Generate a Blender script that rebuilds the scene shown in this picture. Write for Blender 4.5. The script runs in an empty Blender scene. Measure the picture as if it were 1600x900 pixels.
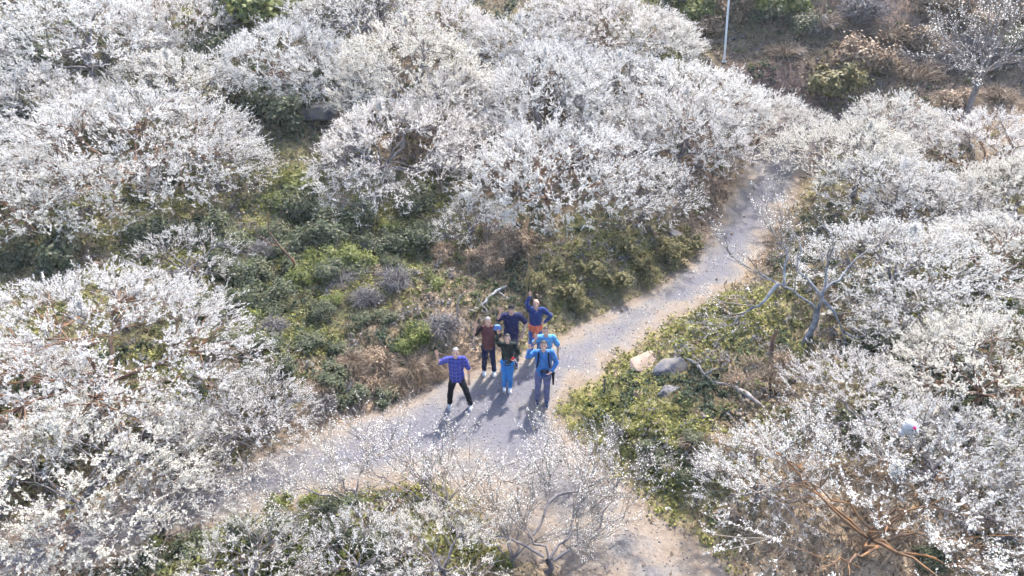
import bpy, math, random
import numpy as np

# ------------------------------------------------------------------ camera, sky, sun, exposure
scene = bpy.context.scene
COL = scene.collection
rad = math.radians
FPX, PITCH, CAMH = 1100.0, rad(30.0), 10.9
cam_d = bpy.data.cameras.new('camera')
cam_d.sensor_width = 36.0
cam_d.lens = 36.0 * FPX / 1600.0
cam_d.clip_start = 0.1
cam_d.clip_end = 1000.0
cam = bpy.data.objects.new('camera', cam_d)
cam.location = (0, 0, CAMH)
cam.rotation_euler = (rad(90) - PITCH, 0, 0)
COL.objects.link(cam)
scene.camera = cam

SUN_EL, SUN_AZ = rad(52), rad(20)          # azimuth measured from +y towards +x
world = bpy.data.worlds.new('World')
scene.world = world
world.use_nodes = True
wn = world.node_tree.nodes
wn.clear()
sky = wn.new('ShaderNodeTexSky')
sky.sky_type = 'NISHITA'
sky.sun_disc = False
sky.sun_elevation = SUN_EL
sky.sun_rotation = SUN_AZ
sky.air_density = 1.0
sky.dust_density = 2.0
bg = wn.new('ShaderNodeBackground')
bg.inputs['Strength'].default_value = 0.15
wo = wn.new('ShaderNodeOutputWorld')
world.node_tree.links.new(sky.outputs[0], bg.inputs[0])
world.node_tree.links.new(bg.outputs[0], wo.inputs[0])

sun_d = bpy.data.lights.new('sun', 'SUN')
sun_d.energy = 3.3
sun_d.angle = rad(3.0)
sun_d.color = (1.0, 0.935, 0.84)
sun = bpy.data.objects.new('sun', sun_d)
sun.rotation_euler = (rad(90) - SUN_EL, 0, math.pi - SUN_AZ)
sun.location = (10, 30, 40)
COL.objects.link(sun)

vs = scene.view_settings
vs.view_transform = 'Standard'
vs.look = 'None'
vs.exposure = 1.8
vs.gamma = 1.0
vs.use_curve_mapping = False
scene.render.engine = 'CYCLES'
scene.cycles.max_bounces = 4
scene.cycles.diffuse_bounces = 3
scene.cycles.transmission_bounces = 2
scene.cycles.sample_clamp_indirect = 6.0
scene.cycles.use_adaptive_sampling = True
scene.cycles.adaptive_threshold = 0.06
scene.cycles.adaptive_min_samples = 24
scene.cycles.volume_bounces = 0

# ------------------------------------------------------------------ helpers
def hash2(ix, iy, seed):
    h = (ix.astype(np.int64) * 374761393 + iy.astype(np.int64) * 668265263 + seed * 1442695041) & 0x7fffffff
    h = ((h ^ (h >> 13)) * 1274126177) & 0x7fffffff
    h = (h ^ (h >> 16)) & 0xffff
    return h / 65535.0

def noise(x, y, seed=0):
    x = np.asarray(x, float); y = np.asarray(y, float)
    ix = np.floor(x); iy = np.floor(y)
    fx = x - ix; fy = y - iy
    fx = fx * fx * (3 - 2 * fx); fy = fy * fy * (3 - 2 * fy)
    a = hash2(ix, iy, seed); b = hash2(ix + 1, iy, seed)
    c = hash2(ix, iy + 1, seed); d = hash2(ix + 1, iy + 1, seed)
    return (a * (1 - fx) + b * fx) * (1 - fy) + (c * (1 - fx) + d * fx) * fy

def fbm(x, y, seed=0, oct=3):
    s = 0; a = 0.5; t = 0
    for k in range(oct):
        s = s + a * noise(x * 2 ** k, y * 2 ** k, seed + k * 17); t += a; a *= 0.5
    return s / t

def sstep(a, b, x):
    t = np.clip((x - a) / (b - a), 0, 1)
    return t * t * (3 - 2 * t)

def splus(t, k=3.0):
    return np.log1p(np.exp(np.clip(t / k, -30, 30))) * k

def pix_dir(u, v):
    a = (u - 800) / FPX; b = (450 - v) / FPX
    return np.array([a, math.cos(PITCH) + b * math.sin(PITCH), -math.sin(PITCH) + b * math.cos(PITCH)])

def flat(u, v):
    r = pix_dir(u, v); t = CAMH / -r[2]
    return np.array([r[0] * t, r[1] * t])

# ------------------------------------------------------------------ terrain
MAIN = [(1225, 250, 2.4), (1190, 325, 2.2), (1118, 425, 1.75), (1010, 490, 1.55), (905, 553, 1.8), (800, 612, 2.4), (700, 665, 2.9),
        (560, 708, 2.2), (400, 752, 1.75), (250, 800, 1.7), (100, 848, 1.7), (-120, 915, 1.7)]
FORK = [(780, 640, 2.4), (800, 720, 3.0), (875, 795, 3.0), (970, 858, 2.6), (1070, 930, 2.2), (1220, 1060, 2.2)]
PATHS = [[(*flat(u, v), w) for u, v, w in L] for L in (MAIN, FORK)]

def path_d(x, y):
    x = np.asarray(x, float); y = np.asarray(y, float)
    best = np.full(x.shape, 1e9)
    for L in PATHS:
        for (x0, y0, w0), (x1, y1, w1) in zip(L[:-1], L[1:]):
            dx, dy = x1 - x0, y1 - y0
            t = np.clip(((x - x0) * dx + (y - y0) * dy) / (dx * dx + dy * dy), 0, 1)
            d = np.hypot(x - x0 - t * dx, y - y0 - t * dy) - 0.5 * (w0 + t * (w1 - w0))
            best = np.minimum(best, d)
    return best + 0.5 * (fbm(x * 0.9, y * 0.9, 5) - 0.5) + 0.30 * (fbm(x * 3.5, y * 3.5, 9) - 0.5)

def hill(x, y):
    z = 0.36 * splus(y - 26 - 0.15 * x)
    # steeper bare hillside in the far right corner
    q = (y - 35.5) * 0.93 + (x - 14) * 0.30
    z = z + 0.55 * np.minimum(splus(q, 1.2), 14) * sstep(7, 14, x)
    return z

def height(x, y, d=None):
    x = np.asarray(x, float); y = np.asarray(y, float)
    if d is None:
        d = path_d(x, y)
    dd = np.maximum(d, 0)
    right = sstep(-1.0, 2.0, x - 0.2 * (y - 12)) * sstep(9.5, 12.5, y + 0.3 * x)
    bank = (0.45 + 0.45 * right) * sstep(0.0, 1.7, dd) + 0.02 * np.minimum(dd, 12)
    out = sstep(0.0, 1.2, dd)
    lump = out * ((fbm(x * 0.55, y * 0.55, 21) - 0.5) * 0.9 + (fbm(x * 2.2, y * 2.2, 31) - 0.5) * 0.28)
    rut = (1 - out) * 0.05 * (fbm(x * 1.6, y * 1.6, 41) - 0.5)
    return hill(x, y) + bank + lump + rut

def hz(x, y):
    return float(height(np.array([x]), np.array([y]))[0])

def at(u, v, off=0.0):
    """the point of the land (raised by off) that lies in direction of photo pixel u,v"""
    r = pix_dir(u, v)
    t = np.arange(5.0, 110.0, 0.05)
    p = r[None, :] * t[:, None] + np.array([0, 0, CAMH])
    hh = height(p[:, 0], p[:, 1]) + off
    k = int(np.argmax(p[:, 2] < hh))
    return float(p[k, 0]), float(p[k, 1]), float(hh[k] - off), float(FPX / t[k])

# ------------------------------------------------------------------ mesh building
def mesh_arrays(name, verts, faces, mats=(), smooth=False, fmat=None, col=None, fattr=None):
    """faces: (n,k) int array"""
    me = bpy.data.meshes.new(name)
    verts = np.ascontiguousarray(verts, dtype=np.float32)
    faces = np.ascontiguousarray(faces, dtype=np.int32)
    n, k = faces.shape
    me.vertices.add(len(verts)); me.vertices.foreach_set('co', verts.ravel())
    me.loops.add(n * k); me.loops.foreach_set('vertex_index', faces.ravel())
    me.polygons.add(n)
    me.polygons.foreach_set('loop_start', np.arange(0, n * k, k, dtype=np.int32))
    if smooth:
        me.polygons.foreach_set('use_smooth', np.ones(n, dtype=bool))
    for m in mats:
        me.materials.append(m)
    if fmat is not None:
        me.polygons.foreach_set('material_index', np.asarray(fmat, dtype=np.int32))
    me.update(calc_edges=True)
    if col is not None:
        ca = me.color_attributes.new('Col', 'FLOAT_COLOR', 'POINT')
        c4 = np.ones((len(verts), 4), dtype=np.float32); c4[:, :3] = col
        ca.data.foreach_set('color', c4.ravel())
    if fattr is not None:
        fa = me.attributes.new('edge', 'FLOAT', 'POINT')
        fa.data.foreach_set('value', np.asarray(fattr, dtype=np.float32))
    return me

def obj(name, me, parent=None, kind=None):
    o = bpy.data.objects.new(name, me)
    COL.objects.link(o)
    if parent is not None:
        o.parent = parent
    if kind:
        o['kind'] = kind
    return o

def thing(name, label, cat, loc=(0, 0, 0), rotz=0.0, scale=1.0, group=None):
    o = bpy.data.objects.new(name, None)
    COL.objects.link(o)
    o.empty_display_size = 0.2
    o.location = loc
    o.rotation_euler = (0, 0, rotz)
    o.scale = (scale,) * 3 if not isinstance(scale, tuple) else scale
    o['label'] = label; o['category'] = cat
    if group:
        o['group'] = group
    return o

def tag(o, label, cat, group=None):
    o['label'] = label; o['category'] = cat
    if group:
        o['group'] = group
    return o

def unit(a):
    return a / np.maximum(np.linalg.norm(a, axis=-1, keepdims=True), 1e-9)

def polytube(P, R, k=4):
    """P (n,m,3) polylines, R (n,m) radii -> verts, quad faces"""
    P = np.asarray(P, float); R = np.asarray(R, float)
    n, m, _ = P.shape
    T = np.gradient(P, axis=1)
    T = unit(T)
    ref = np.zeros_like(T); ref[..., 0] = 1.0
    par = np.abs(T[..., 0]) > 0.9
    ref[par] = (0, 1, 0)
    # one reference for a whole polyline
    ref = np.repeat(ref[:, :1, :], m, axis=1)
    A = unit(np.cross(T, ref)); B = np.cross(T, A)
    ang = np.arange(k) * 2 * math.pi / k
    V = P[:, :, None, :] + R[:, :, None, None] * (A[:, :, None, :] * np.cos(ang)[None, None, :, None] + B[:, :, None, :] * np.sin(ang)[None, None, :, None])
    idx = np.arange(n * m * k).reshape(n, m, k)
    a = idx[:, :-1, :]; b = idx[:, 1:, :]
    F = np.stack([a, np.roll(a, -1, axis=2), np.roll(b, -1, axis=2), b], axis=-1).reshape(-1, 4)
    return V.reshape(-1, 3), F

def join(parts):
    V = []; F = []; M = []; o = 0
    for i, (v, f) in enumerate(parts):
        V.append(v); F.append(f + o); M.append(np.full(len(f), i)); o += len(v)
    return np.concatenate(V), np.concatenate(F), np.concatenate(M)

def leaf_quads(C, S, rng, up=0.0, aspect=1.0, N=None):
    """n little folded rhombs / squares of size S at C, random orientation pulled towards up"""
    n = len(C)
    if N is None:
        N = rng.normal(size=(n, 3))
        N = unit(N); N[:, 2] = N[:, 2] * (1 - up) + up * np.abs(N[:, 2]) + up * 0.8
        N = unit(N)
    A = unit(np.cross(N, rng.normal(size=(n, 3)))); B = np.cross(N, A)
    S = np.asarray(S, float).reshape(-1, 1) * np.ones((n, 1))
    a = A * S * 0.5 * aspect; b = B * S * 0.5
    bend = N * S * 0.18
    V = np.stack([C - a + bend, C - b - bend, C + a + bend, C + b - bend], axis=1).reshape(-1, 3)
    F = np.arange(n * 4).reshape(n, 4)
    return V, F

def petal_tris(C, S, rng, up=0.0):
    n = len(C)
    N = unit(rng.normal(size=(n, 3))); N[:, 2] = N[:, 2] * (1 - up) + up * np.abs(N[:, 2]) + up * 0.8
    N = unit(N)
    A = unit(np.cross(N, rng.normal(size=(n, 3)))); B = np.cross(N, A)
    S = np.asarray(S, float).reshape(-1, 1)
    V = np.stack([C + A * S * 0.62, C - A * S * 0.31 + B * S * 0.52, C - A * S * 0.31 - B * S * 0.52], axis=1).reshape(-1, 3)
    return V, np.arange(n * 3).reshape(n, 3)

# ------------------------------------------------------------------ materials
def new_mat(name):
    m = bpy.data.materials.new(name); m.use_nodes = True
    nt = m.node_tree; nt.nodes.clear()
    out = nt.nodes.new('ShaderNodeOutputMaterial')
    return m, nt, out

def ramp(nt, stops, src=None, interp='LINEAR'):
    r = nt.nodes.new('ShaderNodeValToRGB')
    r.color_ramp.interpolation = interp
    e = r.color_ramp.elements
    while len(e) < len(stops):
        e.new(0.5)
    for k, (p, c) in enumerate(stops):
        e[k].position = p; e[k].color = (*c, 1)
    if src is not None:
        nt.links.new(src, r.inputs[0])
    return r

def leafy(name, stops, trans=0.3, rough=0.6):
    """thin petals or leaves: diffuse + translucent, colour differs from piece to piece"""
    m, nt, out = new_mat(name)
    g = nt.nodes.new('ShaderNodeNewGeometry')
    r = ramp(nt, stops, g.outputs['Random Per Island'])
    d = nt.nodes.new('ShaderNodeBsdfPrincipled')
    d.inputs['Roughness'].default_value = rough
    d.inputs['Specular IOR Level'].default_value = 0.25
    t = nt.nodes.new('ShaderNodeBsdfTranslucent')
    mx = nt.nodes.new('ShaderNodeMixShader'); mx.inputs[0].default_value = trans
    nt.links.new(r.outputs[0], d.inputs['Base Color']); nt.links.new(r.outputs[0], t.inputs[0])
    nt.links.new(d.outputs[0], mx.inputs[1]); nt.links.new(t.outputs[0], mx.inputs[2])
    nt.links.new(mx.outputs[0], out.inputs[0])
    return m

def tufty(name, trans=0.3):
    m, nt, out = new_mat(name)
    a = nt.nodes.new('ShaderNodeAttribute'); a.attribute_name = 'Col'
    d = nt.nodes.new('ShaderNodeBsdfPrincipled'); d.inputs['Roughness'].default_value = 0.7
    d.inputs['Specular IOR Level'].default_value = 0.2
    t = nt.nodes.new('ShaderNodeBsdfTranslucent')
    mx = nt.nodes.new('ShaderNodeMixShader'); mx.inputs[0].default_value = trans
    nt.links.new(a.outputs['Color'], d.inputs['Base Color']); nt.links.new(a.outputs['Color'], t.inputs[0])
    nt.links.new(d.outputs[0], mx.inputs[1]); nt.links.new(t.outputs[0], mx.inputs[2])
    nt.links.new(mx.outputs[0], out.inputs[0])
    return m

def noisy(name, stops, scale=6.0, rough=0.85, bump=0.3, detail=6.0, bscale=None, coord='Object', spec=0.3):
    m, nt, out = new_mat(name)
    tc = nt.nodes.new('ShaderNodeTexCoord')
    n = nt.nodes.new('ShaderNodeTexNoise'); n.inputs['Scale'].default_value = scale; n.inputs['Detail'].default_value = detail
    nt.links.new(tc.outputs[coord], n.inputs['Vector'])
    r = ramp(nt, stops, n.outputs['Fac'])
    d = nt.nodes.new('ShaderNodeBsdfPrincipled'); d.inputs['Roughness'].default_value = rough
    d.inputs['Specular IOR Level'].default_value = spec
    nt.links.new(r.outputs[0], d.inputs['Base Color'])
    if bump:
        n2 = nt.nodes.new('ShaderNodeTexNoise'); n2.inputs['Scale'].default_value = bscale or scale * 4; n2.inputs['Detail'].default_value = 5
        nt.links.new(tc.outputs[coord], n2.inputs['Vector'])
        b = nt.nodes.new('ShaderNodeBump'); b.inputs['Strength'].default_value = bump; b.inputs['Distance'].default_value = 0.02
        nt.links.new(n2.outputs['Fac'], b.inputs['Height']); nt.links.new(b.outputs[0], d.inputs['Normal'])
    nt.links.new(d.outputs[0], out.inputs[0])
    return m

def tone_by_tree(m, stops):
    nt = m.node_tree
    oi = nt.nodes.new('ShaderNodeObjectInfo')
    r = ramp(nt, stops, oi.outputs['Random'])
    src = [n for n in nt.nodes if n.type == 'VALTORGB' and n != r][0]
    mul = nt.nodes.new('ShaderNodeMix'); mul.data_type = 'RGBA'; mul.blend_type = 'MULTIPLY'; mul.inputs[0].default_value = 1.0
    tos = [l.to_socket for l in src.outputs[0].links]
    nt.links.new(src.outputs[0], mul.inputs[6]); nt.links.new(r.outputs[0], mul.inputs[7])
    for t in tos:
        nt.links.new(mul.outputs[2], t)
    return m

M_BLOSSOM = leafy('plum_blossom', [(0.0, (0.12, 0.15, 0.09)), (0.03, (0.18, 0.21, 0.12)), (0.05, (0.78, 0.76, 0.68)), (0.3, (0.86, 0.845, 0.81)), (0.65, (0.89, 0.875, 0.86)), (1.0, (0.88, 0.85, 0.85))], 0.42)
tone_by_tree(M_BLOSSOM, [(0.0, (0.98, 0.96, 0.90)), (0.35, (1, 1, 1)), (0.65, (0.95, 0.96, 0.98)), (1.0, (1.0, 0.97, 0.96))])
M_BARK_GREY = noisy('plum_bark_grey', [(0.3, (0.07, 0.065, 0.075)), (0.5, (0.16, 0.145, 0.15)), (0.62, (0.22, 0.20, 0.20)), (0.75, (0.25, 0.16, 0.09))], 5, 0.9, 0.6)
M_BARK_RUST = noisy('plum_bark_rust', [(0.3, (0.10, 0.06, 0.045)), (0.5, (0.17, 0.115, 0.085)), (0.64, (0.26, 0.125, 0.055)), (0.8, (0.24, 0.20, 0.18))], 4, 0.9, 0.6)
M_BARK_ORANGE = noisy('plum_bark_orange', [(0.3, (0.11, 0.065, 0.045)), (0.5, (0.17, 0.105, 0.065)), (0.64, (0.26, 0.125, 0.045)), (0.8, (0.24, 0.18, 0.14))], 4, 0.9, 0.6)
M_TWIG = noisy('plum_twig', [(0.35, (0.14, 0.12, 0.11)), (0.6, (0.27, 0.235, 0.205)), (0.75, (0.28, 0.17, 0.10))], 3, 0.9, 0.0)
M_TUFT = tufty('ground_plants', 0.3)

# ------------------------------------------------------------------ colour of the land
# (u, v, radius in m, kind): patches seen in the photograph
PATCH = [(1000, 640, 2.6, 'green'), (940, 610, 1.6, 'green'), (1100, 520, 2.2, 'green'), (1180, 490, 1.6, 'green'), (1040, 690, 1.4, 'green'),
         (1180, 590, 1.5, 'pink'), (1090, 620, 1.4, 'tan'), (1240, 770, 1.6, 'tan'), (1250, 510, 1.0, 'tan'),
         (640, 590, 1.9, 'pink'), (560, 590, 1.4, 'tan'), (690, 470, 1.4, 'tan'), (850, 430, 2.2, 'olive'), (950, 420, 2.5, 'olive'), (1030, 400, 2.0, 'olive'),
         (600, 420, 2.6, 'green'), (500, 390, 2.6, 'dark'), (440, 440, 2.8, 'dark'), (380, 560, 1.8, 'olive'), (560, 480, 2.0, 'dark'), (600, 350, 2.6, 'olive'),
         (450, 300, 2.6, 'olive'), (400, 500, 2.2, 'green'), (650, 520, 0.9, 'green'), (480, 580, 1.4, 'dark'), (420, 400, 2.0, 'dark'), (520, 440, 1.6, 'dark'), (430, 530, 1.4, 'dark'), (470, 660, 1.2, 'pink'), (540, 660, 1.0, 'tan'),
         (430, 800, 1.5, 'green'), (540, 830, 1.2, 'dark'), (680, 800, 1.0, 'green'), (300, 860, 1.2, 'dark'), (780, 385, 1.8, 'brown'), (760, 410, 1.5, 'brown'),
         (150, 560, 2.6, 'olive'), (200, 330, 3.0, 'olive'), (100, 410, 2.4, 'olive'), (420, 120, 3.4, 'olive'), (640, 180, 3.0, 'brown'), (830, 240, 2.4, 'brown'),
         (1000, 250, 3.0, 'brown'), (1060, 300, 2.6, 'brown'), (1500, 450, 2.2, 'olive'), (1380, 560, 1.6, 'dark'), (1300, 640, 1.4, 'olive'), (1450, 850, 1.6, 'tan'),
         (1340, 840, 1.4, 'tan'), (1330, 120, 2.0, 'olive'), (60, 100, 3.0, 'dark'), (390, 10, 3.0, 'green'), (1080, 20, 3.0, 'green'), (1220, 20, 2.5, 'green'),
         (1530, 170, 2.6, 'tan'), (1480, 60, 4.0, 'tan'), (1250, 60, 4.5, 'umber'), (1350, 40, 4.5, 'umber'), (1180, 70, 3.0, 'umber'), (1560, 40, 4.0, 'brown')]
KCOL = {'green': (0.15, 0.16, 0.055), 'olive': (0.14, 0.138, 0.072), 'dark': (0.075, 0.08, 0.05), 'tan': (0.29, 0.225, 0.165), 'pink': (0.30, 0.21, 0.175),
        'brown': (0.17, 0.125, 0.10), 'umber': (0.115, 0.075, 0.075)}
PW = []
for u, v, r, kd in PATCH:
    x, y, z, s = at(u, v)
    PW.append((x, y, r, kd))

def land_colour(x, y):
    base = np.zeros((len(x), 3)); w = np.full(len(x), 0.35)
    n = fbm(x * 0.35, y * 0.35, 71)[:, None]
    base += 0.35 * (np.array(KCOL['olive']) * n + np.array(KCOL['brown']) * (1 - n))
    wx = x + 1.4 * (fbm(x * 0.8, y * 0.8, 81) - 0.5); wy = y + 1.8 * (fbm(x * 0.8, y * 0.8, 91) - 0.5)
    for px, py, r, kd in PW:
        g = np.exp(-(((wx - px) ** 2 + (wy - py) ** 2 * 0.7) / (r * r)) ** 1.5) * 1.6
        base += g[:, None] * np.array(KCOL[kd]); w += g
    return base / w[:, None]

def green_weight(x, y):
    c = land_colour(x, y)
    return np.clip((c[:, 1] - 0.82 * c[:, 0]) / 0.035, 0, 1)

# ------------------------------------------------------------------ ground and path
def lines(a, b, step):
    return np.arange(a, b, step)
gx = np.concatenate([lines(-120, -40, 8), lines(-40, -13, 0.6), lines(-13, 14, 0.13), lines(14, 42, 0.6), lines(42, 121, 8)])
gy = np.concatenate([lines(-50, 2, 6), lines(2, 7, 0.5), lines(7, 27, 0.13), lines(27, 50, 0.45), lines(50, 92, 6)])
X, Y = np.meshgrid(gx, gy)
xf, yf = X.ravel(), Y.ravel()
D = path_d(xf, yf)
Hh = height(xf, yf, D)
gz = Hh - 0.07 * sstep(0.05, -0.12, D)
nx, ny = len(gx), len(gy)
ii = np.arange(nx * ny).reshape(ny, nx)
GF = np.stack([ii[:-1, :-1], ii[:-1, 1:], ii[1:, 1:], ii[1:, :-1]], axis=-1).reshape(-1, 4)

def ground_material():
    m, nt, out = new_mat('soil_and_moss')
    a = nt.nodes.new('ShaderNodeAttribute'); a.attribute_name = 'Col'
    tc = nt.nodes.new('ShaderNodeTexCoord')
    n = nt.nodes.new('ShaderNodeTexNoise'); n.inputs['Scale'].default_value = 4.5; n.inputs['Detail'].default_value = 9; n.inputs['Roughness'].default_value = 0.7
    nt.links.new(tc.outputs['Object'], n.inputs['Vector'])
    r = ramp(nt, [(0.3, (0.35, 0.33, 0.33)), (0.5, (0.95, 0.93, 0.9)), (0.7, (1.6, 1.55, 1.45))], n.outputs['Fac'])
    mul = nt.nodes.new('ShaderNodeMix'); mul.data_type = 'RGBA'; mul.blend_type = 'MULTIPLY'; mul.inputs[0].default_value = 1.0
    nt.links.new(a.outputs['Color'], mul.inputs[6]); nt.links.new(r.outputs[0], mul.inputs[7])
    d = nt.nodes.new('ShaderNodeBsdfPrincipled'); d.inputs['Roughness'].default_value = 0.95; d.inputs['Specular IOR Level'].default_value = 0.1
    nt.links.new(mul.outputs[2], d.inputs['Base Color'])
    b = nt.nodes.new('ShaderNodeBump'); b.inputs['Strength'].default_value = 0.8; b.inputs['Distance'].default_value = 0.08
    nt.links.new(n.outputs['Fac'], b.inputs['Height']); nt.links.new(b.outputs[0], d.inputs['Normal'])
    nt.links.new(d.outputs[0], out.inputs[0])
    return m

gc = land_colour(xf, yf)
# trodden earth beside the path
tr = np.clip(1 - D / 0.7, 0, 1)[:, None] * 0.7
gc = gc * (1 - tr) + np.array([0.20, 0.155, 0.12]) * tr
ground = obj('ground', mesh_arrays('ground', np.stack([xf, yf, gz], 1), GF, [ground_material()], True, col=gc), kind='structure')

def path_material():
    m, nt, out = new_mat('packed_dirt')
    a = nt.nodes.new('ShaderNodeAttribute'); a.attribute_name = 'edge'
    tc = nt.nodes.new('ShaderNodeTexCoord')
    n = nt.nodes.new('ShaderNodeTexNoise'); n.inputs['Scale'].default_value = 1.1; n.inputs['Detail'].default_value = 8; n.inputs['Roughness'].default_value = 0.65
    nt.links.new(tc.outputs['Object'], n.inputs['Vector'])
    ad = nt.nodes.new('ShaderNodeMath'); ad.operation = 'MULTIPLY_ADD'; ad.inputs[1].default_value = 1.5; ad.inputs[2].default_value = -0.75
    nt.links.new(n.outputs['Fac'], ad.inputs[0])
    s = nt.nodes.new('ShaderNodeMath'); s.operation = 'ADD'
    nt.links.new(a.outputs['Fac'], s.inputs[0]); nt.links.new(ad.outputs[0], s.inputs[1])
    r = ramp(nt, [(0.0, (0.17, 0.135, 0.105)), (0.22, (0.20, 0.168, 0.142)), (0.42, (0.157, 0.147, 0.144)), (0.8, (0.118, 0.116, 0.136))], s.outputs[0])
    n2 = nt.nodes.new('ShaderNodeTexNoise'); n2.inputs['Scale'].default_value = 14; n2.inputs['Detail'].default_value = 8; n2.inputs['Roughness'].default_value = 0.7
    nt.links.new(tc.outputs['Object'], n2.inputs['Vector'])
    r2 = ramp(nt, [(0.3, (0.72, 0.72, 0.72)), (0.5, (1, 1, 1)), (0.72, (1.35, 1.33, 1.3))], n2.outputs['Fac'])
    mul = nt.nodes.new('ShaderNodeMix'); mul.data_type = 'RGBA'; mul.blend_type = 'MULTIPLY'; mul.inputs[0].default_value = 1.0
    nt.links.new(r.outputs[0], mul.inputs[6]); nt.links.new(r2.outputs[0], mul.inputs[7])
    d = nt.nodes.new('ShaderNodeBsdfPrincipled'); d.inputs['Roughness'].default_value = 0.9; d.inputs['Specular IOR Level'].default_value = 0.2
    nt.links.new(mul.outputs[2], d.inputs['Base Color'])
    b = nt.nodes.new('ShaderNodeBump'); b.inputs['Strength'].default_value = 0.6; b.inputs['Distance'].default_value = 0.03
    nt.links.new(n2.outputs['Fac'], b.inputs['Height']); nt.links.new(b.outputs[0], d.inputs['Normal'])
    nt.links.new(d.outputs[0], out.inputs[0])
    return m

keep = (D[GF] < 0.3).any(axis=1)
pf = GF[keep]
used, inv = np.unique(pf, return_inverse=True)
pv = np.stack([xf[used], yf[used], Hh[used] - 0.022], 1)
path = obj('dirt_path', mesh_arrays('dirt_path', pv, inv.reshape(-1, 4), [path_material()], True, fattr=np.clip(-D[used] / 1.1, 0, 1) * (0.35 + 0.65 * sstep(10.6, 13.0, yf[used] + 0.5 * np.abs(xf[used] + 0.5)))), kind='structure')

# ------------------------------------------------------------------ plum trees
def bezier(p0, p1, p2, m):
    t = np.linspace(0, 1, m)[None, :, None]
    return p0[:, None] * (1 - t) ** 2 + p1[:, None] * 2 * t * (1 - t) + p2[:, None] * t * t

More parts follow.
